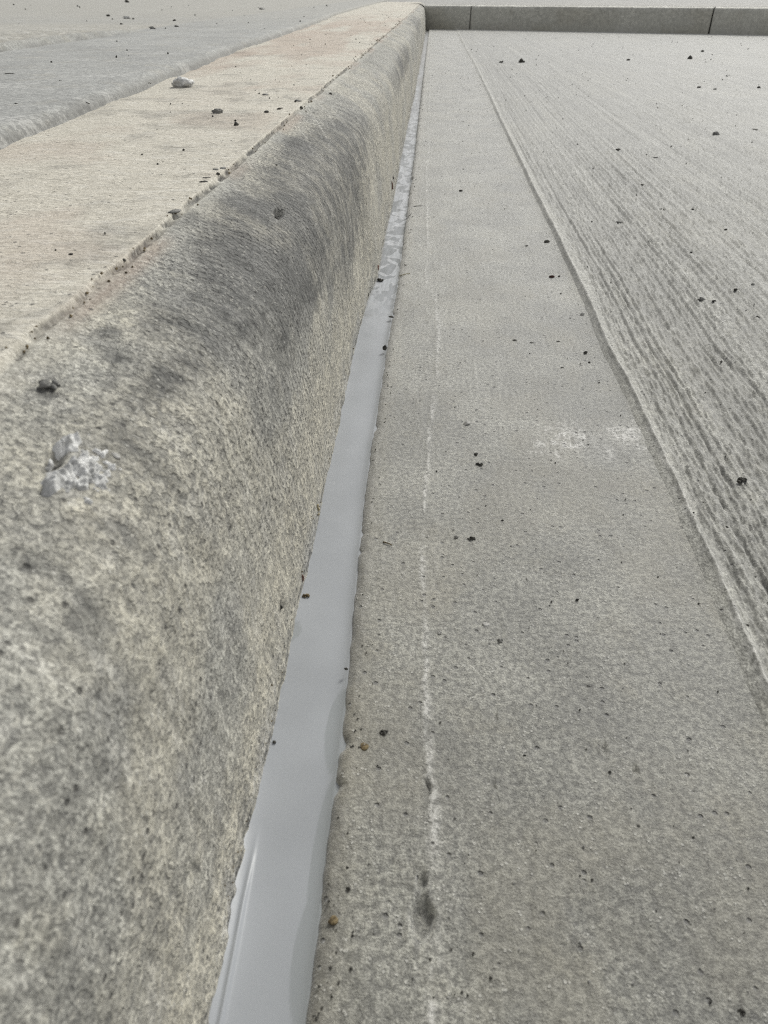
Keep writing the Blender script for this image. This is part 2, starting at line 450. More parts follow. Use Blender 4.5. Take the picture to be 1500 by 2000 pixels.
# ------------------------------------------------------------------ road: broom-finished slab with a rolled edge
rs = random.Random(11)
GROOVES = []
_x = .012
while _x < 4.5:
    GROOVES.append((_x, rs.uniform(.0003, .0010), rs.uniform(.0005, .0010), rs.uniform(0, 50)))
    _x += rs.uniform(.0035, .009) if _x < .3 else rs.uniform(.012, .045)
def road_h(x, y):
    dx = x - x_gr(y) - .0013 * (fbm(y * 14, 1.3, 2, 21) - .5) - .0006 * (vn(y * 160, 5.5, 22) - .5)
    lipw = .0040 + .0034 * sst(.62, .22, y) + .0010 * (vn(y * 9, .3, 23) - .5)
    h = -.0038 * (1 - sst(-.001, lipw, dx)) + .0028 + .0008 * sst(0, .004, dx) * (fbm(x * 260 + y * 90, y * 60, 3, 34) - .5)
    h = h + .0013 * gauss(dx - lipw, .0011) * (.8 + 1.0 * fbm(y * 90, x * 90, 3, 24))
    g = dx + .0030 * (fbm(x * 4, y * 1.6, 2, 25) - .5)
    amt = sst(.006, .014, dx) * (1 - .55 * sst(2.2, 4.2, y))
    near = sst(1.8, .5, y)
    rough = .0022 * (vn(g / .0017, y / .55, 26) - .5) + .0009 * (vn(g / .0018, y / .022, 32) - .5) + .0019 * (vn(g / .0012, y / .0042, 27) - .5) + .0012 * (fbm(x * 520, y * 330, 2, 28) - .5)
    patch = .72 + .35 * sst(.35, .65, fbm(x * 9, y * 2.2, 3, 29))
    h = h + amt * patch * rough * (.55 + .45 * near)
    h = h + amt * .0009 * (fbm(g / .03, y / .6, 3, 30) - .5)
    h = h + amt * .0006 * (fbm(g / .012, y / .25, 2, 33) - .5)
    return h, dx
def carve(h, x, y, dx):
    for gx0, d, w, ph in GROOVES:
        cx = gx0 + .004 * (vn(y * 4 + ph, ph, 44) - .5) + .001 * (vn(y * 40, ph, 45) - .5)
        w2 = w * (1 + .8 * y)
        k = np.abs(dx - cx) < 3 * w2
        if not k.any(): continue
        on = sst(.35, .6, vn(y * 3.1 + ph, ph * 2, 46))
        h = h - np.where(k, d * gauss(dx - cx, w2) * on * (.6 + .4 * sst(2, .3, y)), 0)
    return h
Yr = rows(6.0, .0012, .0060)
nc = 520
sc = np.linspace(0, 1, nc)
W = (.085 + .50 * np.maximum(Yr, 0))[:, None]
RX = x_gr(Yr)[:, None] - .003 + W * (sc ** 1.12)[None, :]
RY = np.repeat(Yr[:, None], nc, 1)
h, dx = road_h(RX, RY)
# grooves in row blocks
Hc = np.empty_like(h)
for i in range(0, len(Yr), 40):
    sl = slice(i, i + 40)
    hi = h[sl].copy(); xi = dx[sl]; yi = RY[sl]
    xmax = xi.max()
    for gx0, d, w, ph in GROOVES:
        if gx0 > xmax + .02: break
        ym = yi[:, 0]
        cx = (gx0 + .004 * (vn(ym * 4 + ph, ph, 44) - .5) + .001 * (vn(ym * 40, ph, 45) - .5))[:, None]
        w2 = (w * (1 + .8 * np.maximum(ym, 0)))[:, None]
        on = (sst(.30, .6, vn(ym * 3.1 + ph, ph * 2, 46)) * (.6 + .4 * sst(2, .3, ym)) * (1 - .6 * sst(2.5, 4.2, ym)))[:, None]
        hi -= d * on * gauss(xi - cx, w2)
    Hc[sl] = hi
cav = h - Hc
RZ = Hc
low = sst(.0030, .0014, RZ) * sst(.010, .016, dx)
stain_shade = np.clip(.30 * low * (.4 + fbm(RX * 300, RY * 160, 3, 91)) + .18 * sst(.5, .75, fbm(RX * 40, RY * 14, 4, 92)) + 150 * cav, 0, .5) * sst(.006, .012, dx)  # shade of the groove floors put into the colour, plus random mottling
stain_shade = np.maximum(stain_shade, .55 * sst(.0026, .0, dx) * (.4 + .8 * fbm(RX * 200, RY * 80, 3, 93)))  # shadow line at the foot of the lip painted in
white = np.clip(.65 * gauss(dx - .0066 + .003 * sst(.22, .62, RY), .0013) * sst(.4, .55, fbm(RX * 500, RY * 200, 3, 96)) + .35 * sst(.0032, .0048, RZ) * sst(.35, .6, fbm(RX * 400, RY * 160, 3, 94)), 0, .6)  # lip and groove crests painted lighter, as if catching the light
warm = .25 * sst(.5, .7, fbm(RX * 12, RY * 5, 3, 95))
# outer coarse sheet columns to the right of the fan
ex = np.array([.06, .2, .5, 1.2, 3, 8])[None, :]
RX2 = np.concatenate([RX, RX[:, -1:] + ex], 1)
RY2 = np.concatenate([RY, np.repeat(RY[:, -1:], 6, 1)], 1)
RZ2 = np.concatenate([RZ, np.full((len(Yr), 6), .0030)], 1)
pad = lambda a, v: np.concatenate([np.broadcast_to(a, RX.shape), np.full((len(Yr), 6), v)], 1)
prop(grid_mesh('road', RX2, RY2, RZ2, M['road'], {'tone': (pad(stain_shade, .1), pad(warm, .1), pad(white, .1)), 'broom': (pad(sst(.008, .014, dx), 1.), 0, 0)}), kind='structure')

# ------------------------------------------------------------------ near kerb
KERB_PITS = []      # (y, t, radius_y, radius_t, depth, darkness)
KERB_PITS = [
    (0.3708, 0.1188, 0.0086, 0.0029, 0.0035, 0.9),
    (0.1689, 0.0737, 0.0024, 0.0011, 0.00064, 0.6),
    (0.1262, 0.0821, 0.0014, 0.001, 0.00062, 0.7),
    (0.1573, 0.0725, 0.0015, 0.0007, 0.00049, 0.6),
    (0.1455, 0.0676, 0.0011, 0.0008, 0.00047, 0.7),
    (0.1134, 0.0842, 0.0013, 0.0007, 0.00039, 0.7),
    (0.1073, 0.0788, 0.0009, 0.0007, 0.00038, 0.7),
    (0.1032, 0.0797, 0.0007, 0.0007, 0.00033, 0.6),
    (0.0887, 0.095, 0.0012, 0.001, 0.00049, 0.65),
    (0.0922, 0.0893, 0.0014, 0.0008, 0.00051, 0.6),
    (0.1019, 0.1188, 0.0027, 0.0016, 0.00049, 0.6),
    (0.0714, 0.1064, 0.0031, 0.0009, 0.00052, 0.6),
    (0.1266, 0.0998, 0.001, 0.0008, 0.00034, 0.4),
    (0.1985, 0.0171, 0.0033, 0.0027, 0.00081, 0.5),
    (0.1733, 0.0974, 0.0015, 0.001, 0.00037, 0.5),
    (0.216, 0.0965, 0.0021, 0.0007, 0.0005, 0.7),
    (0.2111, 0.0998, 0.002, 0.0007, 0.00042, 0.5),
    (0.1891, 0.1404, 0.0007, 0.0013, 0.00031, 0.3),
    (0.1325, 0.1266, 0.0049, 0.0017, 0.00216, 0.92),
    (0.1226, 0.1242, 0.0018, 0.0018, 0.00137, 0.85),
    (0.0895, 0.0469, 0.001, 0.0008, 0.00049, 0.7),
    (0.0615, 0.0866, 0.0007, 0.0018, 0.00028, 0.5),
    (0.0611, 0.0719, 0.0016, 0.0015, 0.00034, 0.5),
    (0.0625, 0.0776, 0.001, 0.0007, 0.00033, 0.6),
    (0.05, 0.0824, 0.0009, 0.0007, 0.0003, 0.5),
    (0.3867, 0.0553, 0.0021, 0.0013, 0.0006, 0.6),
    (0.5226, 0.0556, 0.0039, 0.0013, 0.0006, 0.6),
    (0.1985, 0.0779, 0.0018, 0.0008, 0.00042, 0.5),
    (0.1767, 0.0797, 0.0012, 0.0007, 0.00039, 0.6),
    (0.1262, 0.0737, 0.0007, 0.0009, 0.00032, 0.5),
    (0.2209, 0.1191, 0.0009, 0.0008, 0.00035, 0.5),
    (0.2181, 0.1266, 0.0011, 0.0013, 0.00041, 0.6),
    (0.2188, 0.1245, 0.0009, 0.001, 0.00042, 0.6),
    (0.1573, 0.1389, 0.0026, 0.0044, 0.00064, 0.5),
]
SCRATCHES = []
SCRATCHES = [[(0.4946, 0.1191), (0.4681, 0.1143), (0.4402, 0.1143), (0.4166, 0.1137), (0.3768, 0.1124)], [(0.6408, 0.1464), (0.6084, 0.1314), (0.5721, 0.12), (0.538, 0.1106)], [(0.4696, 0.1308), (0.4561, 0.1263)], [(0.5721, 0.1407), (0.5486, 0.1317), (0.5158, 0.1224)], [(0.5294, 0.1067), (0.5192, 0.0998)], [(0.6491, 0.1091), (0.6284, 0.0971)], [(0.6661, 0.1332), (0.6163, 0.1206)]]
STAINS = []         # (y, t, sy, st, lean, strength, channel)
STAINS = [
    (0.422, 0.1067, 0.2484, 0.037, 0.0, 0.85, 0),
    (0.3409, 0.1076, 0.0761, 0.025, 0.0, 0.42, 0),
    (0.5521, 0.1076, 0.2285, 0.028, 0.0, 0.6, 0),
    (0.526, 0.0583, 0.1025, 0.0213, 0.0, 0.4, 0),
    (0.2683, 0.1146, 0.0371, 0.0063, 0.0, 0.3, 0),
    (0.2334, 0.1115, 0.0387, 0.0075, 0.0, 0.28, 0),
    (0.3093, 0.1476, 0.0277, 0.0045, 0.0, 0.35, 0),
    (0.1722, 0.1182, 0.029, 0.0048, 0.0, 0.22, 0),
    (1.6067, 0.092, 0.3698, 0.0232, 0.0, 0.55, 0),
    (3.0995, 0.107, 0.6766, 0.0361, 0.0, 0.4, 0),
    (0.1527, 0.1185, 0.0045, 0.004, 0.0, 0.6, 0),
    (0.1935, 0.1371, 0.007, 0.004, 0.0, 0.4, 0),
    (0.1861, 0.1317, 0.008, 0.004, 0.0, 0.3, 0),
    (0.1084, 0.1188, 0.0069, 0.0069, 0.0, 0.25, 0),
    (0.1009, 0.1079, 0.0103, 0.0087, 0.0, 0.22, 0),
    (0.1218, 0.1149, 0.0103, 0.0045, 0.0, 0.45, 1),
    (0.098, 0.1131, 0.0059, 0.0048, 0.0, 0.25, 1),
    (0.6661, 0.0788, 0.1533, 0.0235, 0.0, 0.55, 1),
    (0.4994, 0.0349, 0.113, 0.0295, 0.0, 0.45, 1),
    (0.3409, 0.0232, 0.1349, 0.0232, 0.0, 0.35, 1),
    (1.2604, 0.0625, 0.5159, 0.0313, 0.0, 0.6, 1),
    (0.2665, 0.0247, 0.071, 0.0232, 0.0, 0.35, 1),
    (0.1368, 0.1233, 0.0101, 0.004, 0.0, 0.75, 2),
    (0.1266, 0.1203, 0.0059, 0.004, 0.0, 0.55, 2),
    (0.4503, 0.1176, 0.0255, 0.004, 0.0, 0.5, 2),
    (0.1149, 0.1076, 0.0057, 0.004, 0.0, 0.3, 2),
    (0.2482, 0.0, 0.0183, 0.004, 0.0, 0.8, 2),
    (0.372, 0.0072, 0.0446, 0.0042, 0.0, 0.55, 2),
]
def kerb_disp(Y, t):
    face = sst(TC + .003, TC - .01, t)
    d = .0028 * (fbm(Y * 11, t * 16, 3, 101) - .5)
    d = d + face * .0009 * (fbm(Y * 90, t * 60, 3, 102) - .5)
    rip = vn(Y / .0032 + 1.6 * fbm(Y * 30, t * 40, 2, 103), t / .013 + Y / .05, 104)
    d = d + face * .0006 * (rip - .5) * (.4 + 1.0 * sst(.35, .65, fbm(Y * 9, t * 14, 2, 105)))
    d = d + face * .00055 * (fbm(Y * 520, t * 300, 2, 106) - .5)
    top = sst(TC - .002, TC + .004, t)
    d = d + top * (.0009 * (fbm(Y * 160, t * 50, 4, 107, .6) - .5) + .0010 * (fbm(Y * 34, t * 12, 3, 108) - .5))
    for py, pt, ry, rt, dep, dk in KERB_PITS:
        r = np.sqrt(((Y - py) / ry) ** 2 + ((t - pt) / rt) ** 2) * (1 + .5 * (vn(Y * 600, t * 600, 7) - .5))
        d = d - dep * sst(1.05, .45, r)
    return d, rip, face, top
Yk = rows(6.6, .0010, .0058)
tk = np.concatenate([np.linspace(T0, TC - .004, 270, endpoint=False), np.linspace(TC - .004, TC + .006, 26, endpoint=False)])
_t = [TC + .006]; _s = .0006
while _t[-1] < TC + .32:
    _t.append(_t[-1] + _s); _s = min(_s * 1.03, .0035)
tk = np.concatenate([tk, np.array(_t)])
KY, KT = np.meshgrid(Yk, tk, indexing='ij')
# the ragged arris wanders a little
jit = .0014 * (fbm(KY * 30, 2.2, 3, 111) - .5) + .0018 * (fbm(KY * 220, 8.8, 3, 112) - .5)
bx, bz = kerb_base(KY, KT)
e = 1e-4
x1, z1 = kerb_base(KY, np.minimum(KT + .0016, TC + 1)); x0, z0 = kerb_base(KY, KT - .0016)
tx, tz = x1 - x0, z1 - z0
ln = np.hypot(tx, tz) + 1e-12
nx, nz = tz / ln, -tx / ln
disp, rip, face, top = kerb_disp(KY, KT)
crk = gauss(KT - TC - .0004 - jit, .0010)
crn = sst(.22, .52, fbm(KY * 170, KT * 150, 3, 113)) * (.45 + .55 * sst(.3, .6, fbm(KY * 14, .4, 3, 114)))
disp = disp - .0020 * crk * crn + .0003 * gauss(KT - TC - .0035 - jit, .0016) * (fbm(KY * 300, KT * 300, 3, 115) - .35)
# foot of the face: flaky paste along the joint
foot = sst(.016, .002, KT)
disp = disp + foot * .0012 * (fbm(KY * 120, KT * 110, 4, 116) - .5)
X = bx + nx * disp; Z = bz + nz * disp
pat = fbm(KY * 95, KT * 48, 4, 121, .6)
pat2 = fbm(KY * 330, KT * 170, 3, 122, .6)
stain_shade = face * (.11 * sst(.46, .66, pat) + .09 * sst(.54, .72, pat2) * (.6 + .4 * vn(KY * 30, KT * 30, 123)))
stain_shade = stain_shade + face * .16 * sst(.58, .30, rip) * sst(.30, .55, fbm(KY * 12, KT * 20, 2, 128))  # ripple hollows toned darker than the crests
stain_shade = stain_shade + top * .34 * sst(.46, .70, fbm(KY * 22, KT * 26, 5, 124, .65))
warm = face * (.50 * sst(.42, .62, fbm(KY * 16, KT * 22, 3, 125))) + top * .55
white = face * .30 * sst(.60, .74, fbm(KY * 110, KT * 55, 3, 126)) + top * (.04 + .26 * sst(.45, .75, fbm(KY * 110, KT * 40, 4, 127)))
warm = warm + .55 * face * sst(.055, .012, KT) * sst(.25, .5, fbm(KY * 20, KT * 40, 3, 137))
for py, pt, sy, st_, lean, k, chn in STAINS:
    u = (KY - py) / sy; v = (KT - pt - lean * (KY - py)) / st_
    r = np.sqrt(u * u + v * v) * (1 + .7 * (fbm(KY * 9 + py * 50, KT * 30, 3, 131) - .5))
    mk = k * sst(1.35, .15, r) * (.30 + 1.35 * fbm(KY * 60, KT * 45, 4, 132, .65))
    if chn == 0: stain_shade = stain_shade + mk
    elif chn == 1: warm = warm + mk
    else: white = np.maximum(white, mk)
for py, pt, ry, rt, dep, dk in KERB_PITS:
    r = np.sqrt(((KY - py) / ry) ** 2 + ((KT - pt) / rt) ** 2) * (1 + .5 * (vn(KY * 600, KT * 600, 7) - .5))
    stain_shade = np.maximum(stain_shade, dk * sst(1.05, .6, r))  # shade inside the pits and torn holes painted dark
stain_shade = np.maximum(stain_shade, .9 * crk * crn)
for line in SCRATCHES:
    for (ya, ta_), (yb, tb_) in zip(line, line[1:]):
        fr = np.clip((KT - ta_) / (tb_ - ta_ + 1e-9), -.02, 1.02)
        on = (KT > min(ta_, tb_)) & (KT < max(ta_, tb_))
        dy = KY - (ya + (yb - ya) * fr) - .004 * (fbm(KT * 260, 3.3, 3, 139) - .5)
        scr = np.where(on, gauss(dy, .0026) * np.clip(.35 + .9 * fbm(KY * 200, KT * 400, 2, 140), 0, 1), 0)
        white = np.maximum(white, .8 * scr); stain_shade = stain_shade * (1 - .9 * scr)
redl = gauss(KT - TC + .0030, .0035) * sst(.40, .62, fbm(KY * 12, 3.1, 3, 133)) + top * .55 * sst(.5, 1.3, KY) * sst(3.6, 2.2, KY) * sst(.35, .6, fbm(KY * 3, KT * 22, 3, 135)) + top * .25 * sst(.55, .75, fbm(KY * 14, KT * 20, 3, 136))
white = np.maximum(white, .7 * foot * sst(.55, .68, fbm(KY * 60, KT * 90, 3, 134)))
stain_shade = np.maximum(stain_shade, .6 * gauss(KT + .0005, .0016) * sst(.42, .55, fbm(KY * 80, KT * 200, 3, 138)))
stain_shade = np.clip(stain_shade, 0, .92); warm = np.clip(warm, 0, .8); white = np.clip(white, 0, .8)
ko = grid_mesh('kerb', X, KY, Z, M['kerb'], {'tone': (stain_shade, warm, white), 'kuv': (KY, KT, redl), 'kface': (face, top * sst(TC + .30, TC + .2, KT), face * 0)}, flip=True)
prop(ko, 'long cast concrete kerb with rounded mottled face running beside the grey sealant', 'kerb', kind='thing')

# ------------------------------------------------------------------ sealant in the joint between kerb foot and gutter
Ys = rows(6.0, .0010, .0058)
ns = 90
ts = np.linspace(0, 1, ns)
xl = x_sl(Ys)[:, None]; xr = x_sr(Ys)[:, None]
SX = xl - .004 + (xr - xl + .011) * ts[None, :]
SY = np.repeat(Ys[:, None], ns, 1)
far = sst(.50, .66, SY)
wl_ = SX - xl; wr_ = xr - SX
wob = fbm(SY * 9, 1.9, 2, 141)
SZ = -.0030 + (.0017 + .0010 * sst(.15, .08, SY) + .0016 * (wob - .5)) * np.exp(-np.maximum(wl_, -.004) / (.0040 + .002 * wob)) * (.20 + .80 * sst(.175, .085, SY)) + .0006 * np.exp(-np.maximum(wr_, 0) / .0016)
SZ += .0005 * (fbm(SX * 40, SY * 8, 2, 142) - .5)
SZ += .0007 * gauss(wl_ - .0026 - .001 * (vn(SY * 20, .2, 143) - .5), .0006) * sst(.125, .095, SY)
SZ += far * .0005 * (fbm(SX * 180, SY * 60, 3, 144) - .5) - .0020 * sst(.55, 1.0, SY) - .0012 * sst(1.3, 2.2, SY)
# wet film lobes along the gutter side, and one thumb-print on the kerb side
film = np.zeros_like(SX)
for yc, hy, wx, side in ((.160, .018, .0052, 1), (.112, .030, .0040, 1), (.0890, .018, .0055, 1), (.2065, .0055, .0042, 0)):
    dxs = (wr_ if side else wl_) + (.0 if side else .001)
    r = np.sqrt(((SY - yc) / hy) ** 2 + (np.maximum(dxs, 0) / wx) ** 2)
    film = np.maximum(film, sst(1.03, .97, r))
dirt = far * sst(.0025, .0, wl_) * .8 + .9 * sst(1.5, 2.2, SY) * sst(.36, .5, fbm(SX * 90, SY * 5, 3, 146)) + .8 * sst(2.3, 2.9, SY)
dirt = dirt + gauss(SY - .520, .0006) * .7 * (vn(SX * 300, SY * 90, 9) > .4) + gauss(SY - .548 - .05 * (SX + .035), .0011) * .7 * (vn(SX * 300, SY * 90, 19) > .35)
lo = far
so = grid_mesh('joint_sealant', SX, SY, SZ, M['sealant'], {'tone': (lo, film * .55, np.clip(dirt, 0, 1))})
prop(so, 'smooth grey rubbery sealant strip filling the joint between kerb and gutter', 'sealant')

# ------------------------------------------------------------------ raised walkway slab behind the kerb
Yw = rows(15.0, .0014, .0062)
nw = 420
sw = np.linspace(0, 1, nw)
edge = x_sb(Yw)[:, None] + .008 * (fbm(Yw * 6, 5.5, 1, 151) - .5)[:, None]
Ww = (.35 + .85 * np.maximum(Yw, 0))[:, None]
WXs = edge + .004 - Ww * (sw ** 1.5)[None, :]
WY = np.repeat(Yw[:, None], nw, 1)
din = edge - WXs
r_ = .014 + .003 * (fbm(Yw * 4, 2.5, 1, 153) - .5)[:, None]
WZ = .1275 + .0080 * np.sqrt(np.clip(1 - np.clip(1 - din / r_, 0, 1) ** 2, 0, 1)) - .006 * sst(.0, -.004, din)
WZ += .0016 * (fbm(WXs * 9, WY * 5, 3, 154) - .5) + .0004 * (fbm(WXs * 90, WY * 40, 1, 155) - .5)
slump = gauss(WY - .60, .05) * sst(.03, .0, din)
WZ += .0018 * slump * (fbm(WXs * 150, WY * 90, 3, 156) - .6)
# rough broomed field beyond the smooth margin
rx = -.562 + .012 * (fbm(WY * 12, .7, 3, 157) - .5)
rg = sst(.0, -.008, WXs - rx) * sst(1.75, 1.45, WY)
rgl = sst(.0, -.03, WXs - rx) * (.25 + .75 * sst(2.2, 1.6, WY))
WZ += .0070 * rg + rgl * .0075 * (fbm(WXs * 95, WY * 60, 4, 158) - .45) * sst(-.95, -.56, WXs)
edged = gauss(WXs - rx - .003, .006) * sst(1.65, 1.4, WY)
WZ -= .004 * edged
stain_shade = np.clip(1.0 * edged * sst(.3, .5, fbm(WXs * 30, WY * 25, 3, 163)) + .75 * rgl * sst(.48, .38, fbm(WXs * 95, WY * 60, 4, 158)) * sst(-.9, -.6, WXs) + .7 * sst(.008, -.003, din) + .12 * sst(.5, .7, fbm(WXs * 14, WY * 7, 4, 159)) + .35 * slump * sst(.4, .6, fbm(WXs * 150, WY * 120, 3, 160)), 0, .8)  # last slab-edge band is the dark joint with its shadow painted in
warm = np.clip(.9 * rgl + .25 * sst(1.5, 3, WY), 0, .6)
white = np.clip(.30 * rgl * sst(.55, .65, fbm(WXs * 95, WY * 60, 4, 158)) + .05 * gauss(din - .016, .014) * sst(.45, .65, fbm(WXs * 60, WY * 22, 4, 161)) + .3 * sst(.62, .75, fbm(WXs * 20, WY * 60, 4, 162)), 0, .6)
prop(grid_mesh('walkway', WXs, WY, WZ, M['walk'], {'tone': (stain_shade, warm, white)}, flip=True), kind='structure')

# ------------------------------------------------------------------ far kerb across the end, cast in lengths with dark open joints
far_dir = Vector((1.8183, -.717, 0)).normalized()
far_back = Vector((-far_dir.y, far_dir.x, 0))
P0 = Vector((-.0337, 5.4953, 0))
ANG = math.atan2(far_dir.y, far_dir.x)
fk = bpy.data.objects.new('kerb', None)
COL.objects.link(fk)
fk.location = P0; fk.rotation_euler = (0, 0, ANG)
prop(fk, 'dark stained concrete kerb in jointed lengths crossing the far end of the road', 'kerb', kind='thing')
HK = .121
def kerb_stone(x0, x1, seed):
    prof = [(0.004, -.03), (0.0, 0.0), (.003, .05), (.006, HK - .022), (.009, HK - .010), (.016, HK - .002), (.026, HK), (.15, HK + .003), (.152, -.03)]
    n = max(2, int((x1 - x0) / .02))
    xs = np.concatenate([[x0], np.linspace(x0 + .003, x1 - .003, n), [x1]])
    XX = np.repeat(xs[:, None], len(prof), 1)
    PY = np.repeat(np.array([p[0] for p in prof])[None, :], len(xs), 0)
    PZ = np.repeat(np.array([p[1] for p in prof])[None, :], len(xs), 0)
    PY = PY + .0022 * (fbm(XX * 14, PZ * 20 + seed, 3, 170) - .5)
    PZ = PZ + .0016 * (fbm(XX * 18, PY * 9 + seed, 3, 171) - .5)
    PY[0] += .003; PY[-1] += .003
    st_ = np.clip((.62 + .5 * (fbm(XX * 6 + seed, PZ * 9, 4, 172) - .5) + .35 * sst(.03, .0, PZ)) * sst(HK + .0015, HK - .012, PZ) * (PY < .05), 0, .85)
    o = grid_mesh('kerb_stone', XX, PY, PZ, M['far'], {'tone': (st_, .75 * sst(.4, .65, fbm(XX * 5 + seed, PZ * 14, 3, 173)) * st_, .5 * sst(.012, .004, PZ) * sst(.45, .6, fbm(XX * 9, PZ * 30, 2, 174)))}, fk)
    bm = bmesh.new(); bm.from_mesh(o.data)
    bmesh.ops.holes_fill(bm, edges=[e_ for e_ in bm.edges if e_.is_boundary], sides=0)
    bmesh.ops.recalc_face_normals(bm, faces=bm.faces)
    bm.to_mesh(o.data); bm.free()
    return o
L1 = (Vector((.2486, 5.4381 - .0, 0)) - P0).dot(far_dir); L2 = (Vector((1.5003, 4.8728, 0)) - P0).dot(far_dir)
JW = .0030
for i, (a0, a1) in enumerate(((-.02, L1 - JW), (L1 + JW, L2 - JW), (L2 + JW, L2 + 1.35), (L2 + 1.35 + 2 * JW, L2 + 2.8))):
    kerb_stone(a0, a1, i * 3.7)
for q in (L1, L2, L2 + 1.35 + JW):
    jx, jy, jz = np.array([[q - JW, q + JW]] * 2), np.full((2, 2), .016), np.array([[-.03] * 2, [HK - .006] * 2])
    grid_mesh('joint_filler', jx, jy, jz, M['black'], None, fk)
# pavement behind the far kerb
cx = np.linspace(-.2, 6, 40); cy = np.concatenate([[.152], np.linspace(.17, 9, 40)])
PX, PYY = np.meshgrid(cx, cy)
wx_ = P0.x + PX * far_dir.x + PYY * far_back.x
wy_ = P0.y + PX * far_dir.y + PYY * far_back.y
prop(grid_mesh('pavement', wx_, wy_, .138 + .003 * (fbm(wx_ * 3, wy_ * 3, 3, 180) - .5), M['plain']), kind='structure')

# ------------------------------------------------------------------ loose stones, crumbs and bits
def seat(surf, x, y):
    """surface point and up direction; on the kerb x is the arc t"""
    if surf == 'g': return Vector((x, y, float(gutter_h(np.array(x), np.array(y))))), Vector((0, 0, 1))
    if surf == 'r':
        hh, _ = road_h(np.array([x]), np.array([y])); return Vector((x, y, float(hh[0]))), Vector((0, 0, 1))
    if surf == 's': return Vector((x, y, -.0026)), Vector((0, 0, 1))
    if surf == 'w': return Vector((x, y, .1352)), Vector((0, 0, 1))
    a, b_ = kerb_base(np.array(y), np.array(x)); c, d_ = kerb_base(np.array(y), np.array(x + .001))
    tx_, tz_ = float(c - a), float(d_ - b_)
    n_ = Vector((tz_, 0, -tx_)).normalized()
    dd = float(kerb_disp(np.array(y), np.array(x))[0])
    return Vector((float(a), y, float(b_))) + n_ * dd, n_

def rock_bm(rx, ry, rz, seed, cuts=7, bumpy=.12, sub=2):
    r = random.Random(seed)
    bm = bmesh.new()
    bmesh.ops.create_icosphere(bm, subdivisions=sub, radius=1)
    pl = []
    for _ in range(cuts):
        v = Vector((r.uniform(-1, 1), r.uniform(-1, 1), r.uniform(-.8, 1))).normalized()
        pl.append((v, r.uniform(.5, .88)))
    off = Vector((r.uniform(0, 50), r.uniform(0, 50), r.uniform(0, 50)))
    from mathutils import noise as mn
    for v in bm.verts:
        for n_, d in pl:
            k = v.co.dot(n_) - d
            if k > 0: v.co -= n_ * k
        v.co *= 1 + bumpy * mn.noise(v.co * 2.3 + off) + bumpy * .6 * mn.noise(v.co * 5.1 + off) + bumpy * .35 * mn.noise(v.co * 11 + off)
        v.co.x *= rx; v.co.y *= ry; v.co.z *= rz
    return bm

def link_bm(name, bm, mat, smooth=True):
    me = bpy.data.meshes.new(name)
    bm.to_mesh(me); bm.free()
    for p_ in me.polygons: p_.use_smooth = smooth
    me.materials.append(mat)
    o = bpy.data.objects.new(name, me)
    COL.objects.link(o)
    return o

def place(o, p, n_, spin):
    q = Vector((0, 0, 1)).rotation_difference(n_)
    o.rotation_euler = (q.to_matrix() @ Matrix.Rotation(spin, 3, 'Z')).to_euler()
    o.location = p

def twig_bm(L, rad, seed):
    r = random.Random(seed)
    bm = bmesh.new()
    n = 7; rings = []
    pts = []
    for i in range(n):
        u = i / (n - 1)
        pts.append(Vector(((u - .5) * L, .14 * L * math.sin(u * 3 + seed) , rad * (1.0 + 1.2 * math.sin(u * math.pi)))))
    for i, p_ in enumerate(pts):
        rr_ = rad * (1.0 - .5 * abs(i / (n - 1) - .4))
        rings.append([bm.verts.new(p_ + Vector((0, math.cos(a) * rr_, math.sin(a) * rr_))) for a in [k * math.tau / 6 + .2 for k in range(6)]])
    for a, b_ in zip(rings, rings[1:]):
        for k in range(6): bm.faces.new((a[k], a[(k + 1) % 6], b_[(k + 1) % 6], b_[k]))
    bm.faces.new(rings[0][::-1]); bm.faces.new(rings[-1])
    return bm

def crumbs_bm(w, l, h, n, seed):
    """a crumbly clod: many little lumps fused in one mesh"""
    r = random.Random(seed)
    out = bmesh.new()
    for i in range(n):
        u = r.random() ** .6; a = r.uniform(0, math.tau)
        s = r.uniform(.16, .34) * min(w, l) * (1.25 - .5 * u)
        b2 = rock_bm(s, s * r.uniform(.7, 1.2), s * r.uniform(.6, .9), seed * 31 + i, 5, .25, 1)
        off = Vector((math.cos(a) * u * w * .42, math.sin(a) * u * l * .42, h * .35 * (1 - u) * r.random() + s * .25))
        rot = Matrix.Rotation(r.uniform(0, 6.28), 4, Vector((r.uniform(-1, 1), r.uniform(-1, 1), 1)))
        mp = {}
        for v in b2.verts: mp[v] = out.verts.new(rot @ v.co + off)
        for f_ in b2.faces: out.faces.new([mp[v] for v in f_.verts])
        b2.free()
    return out

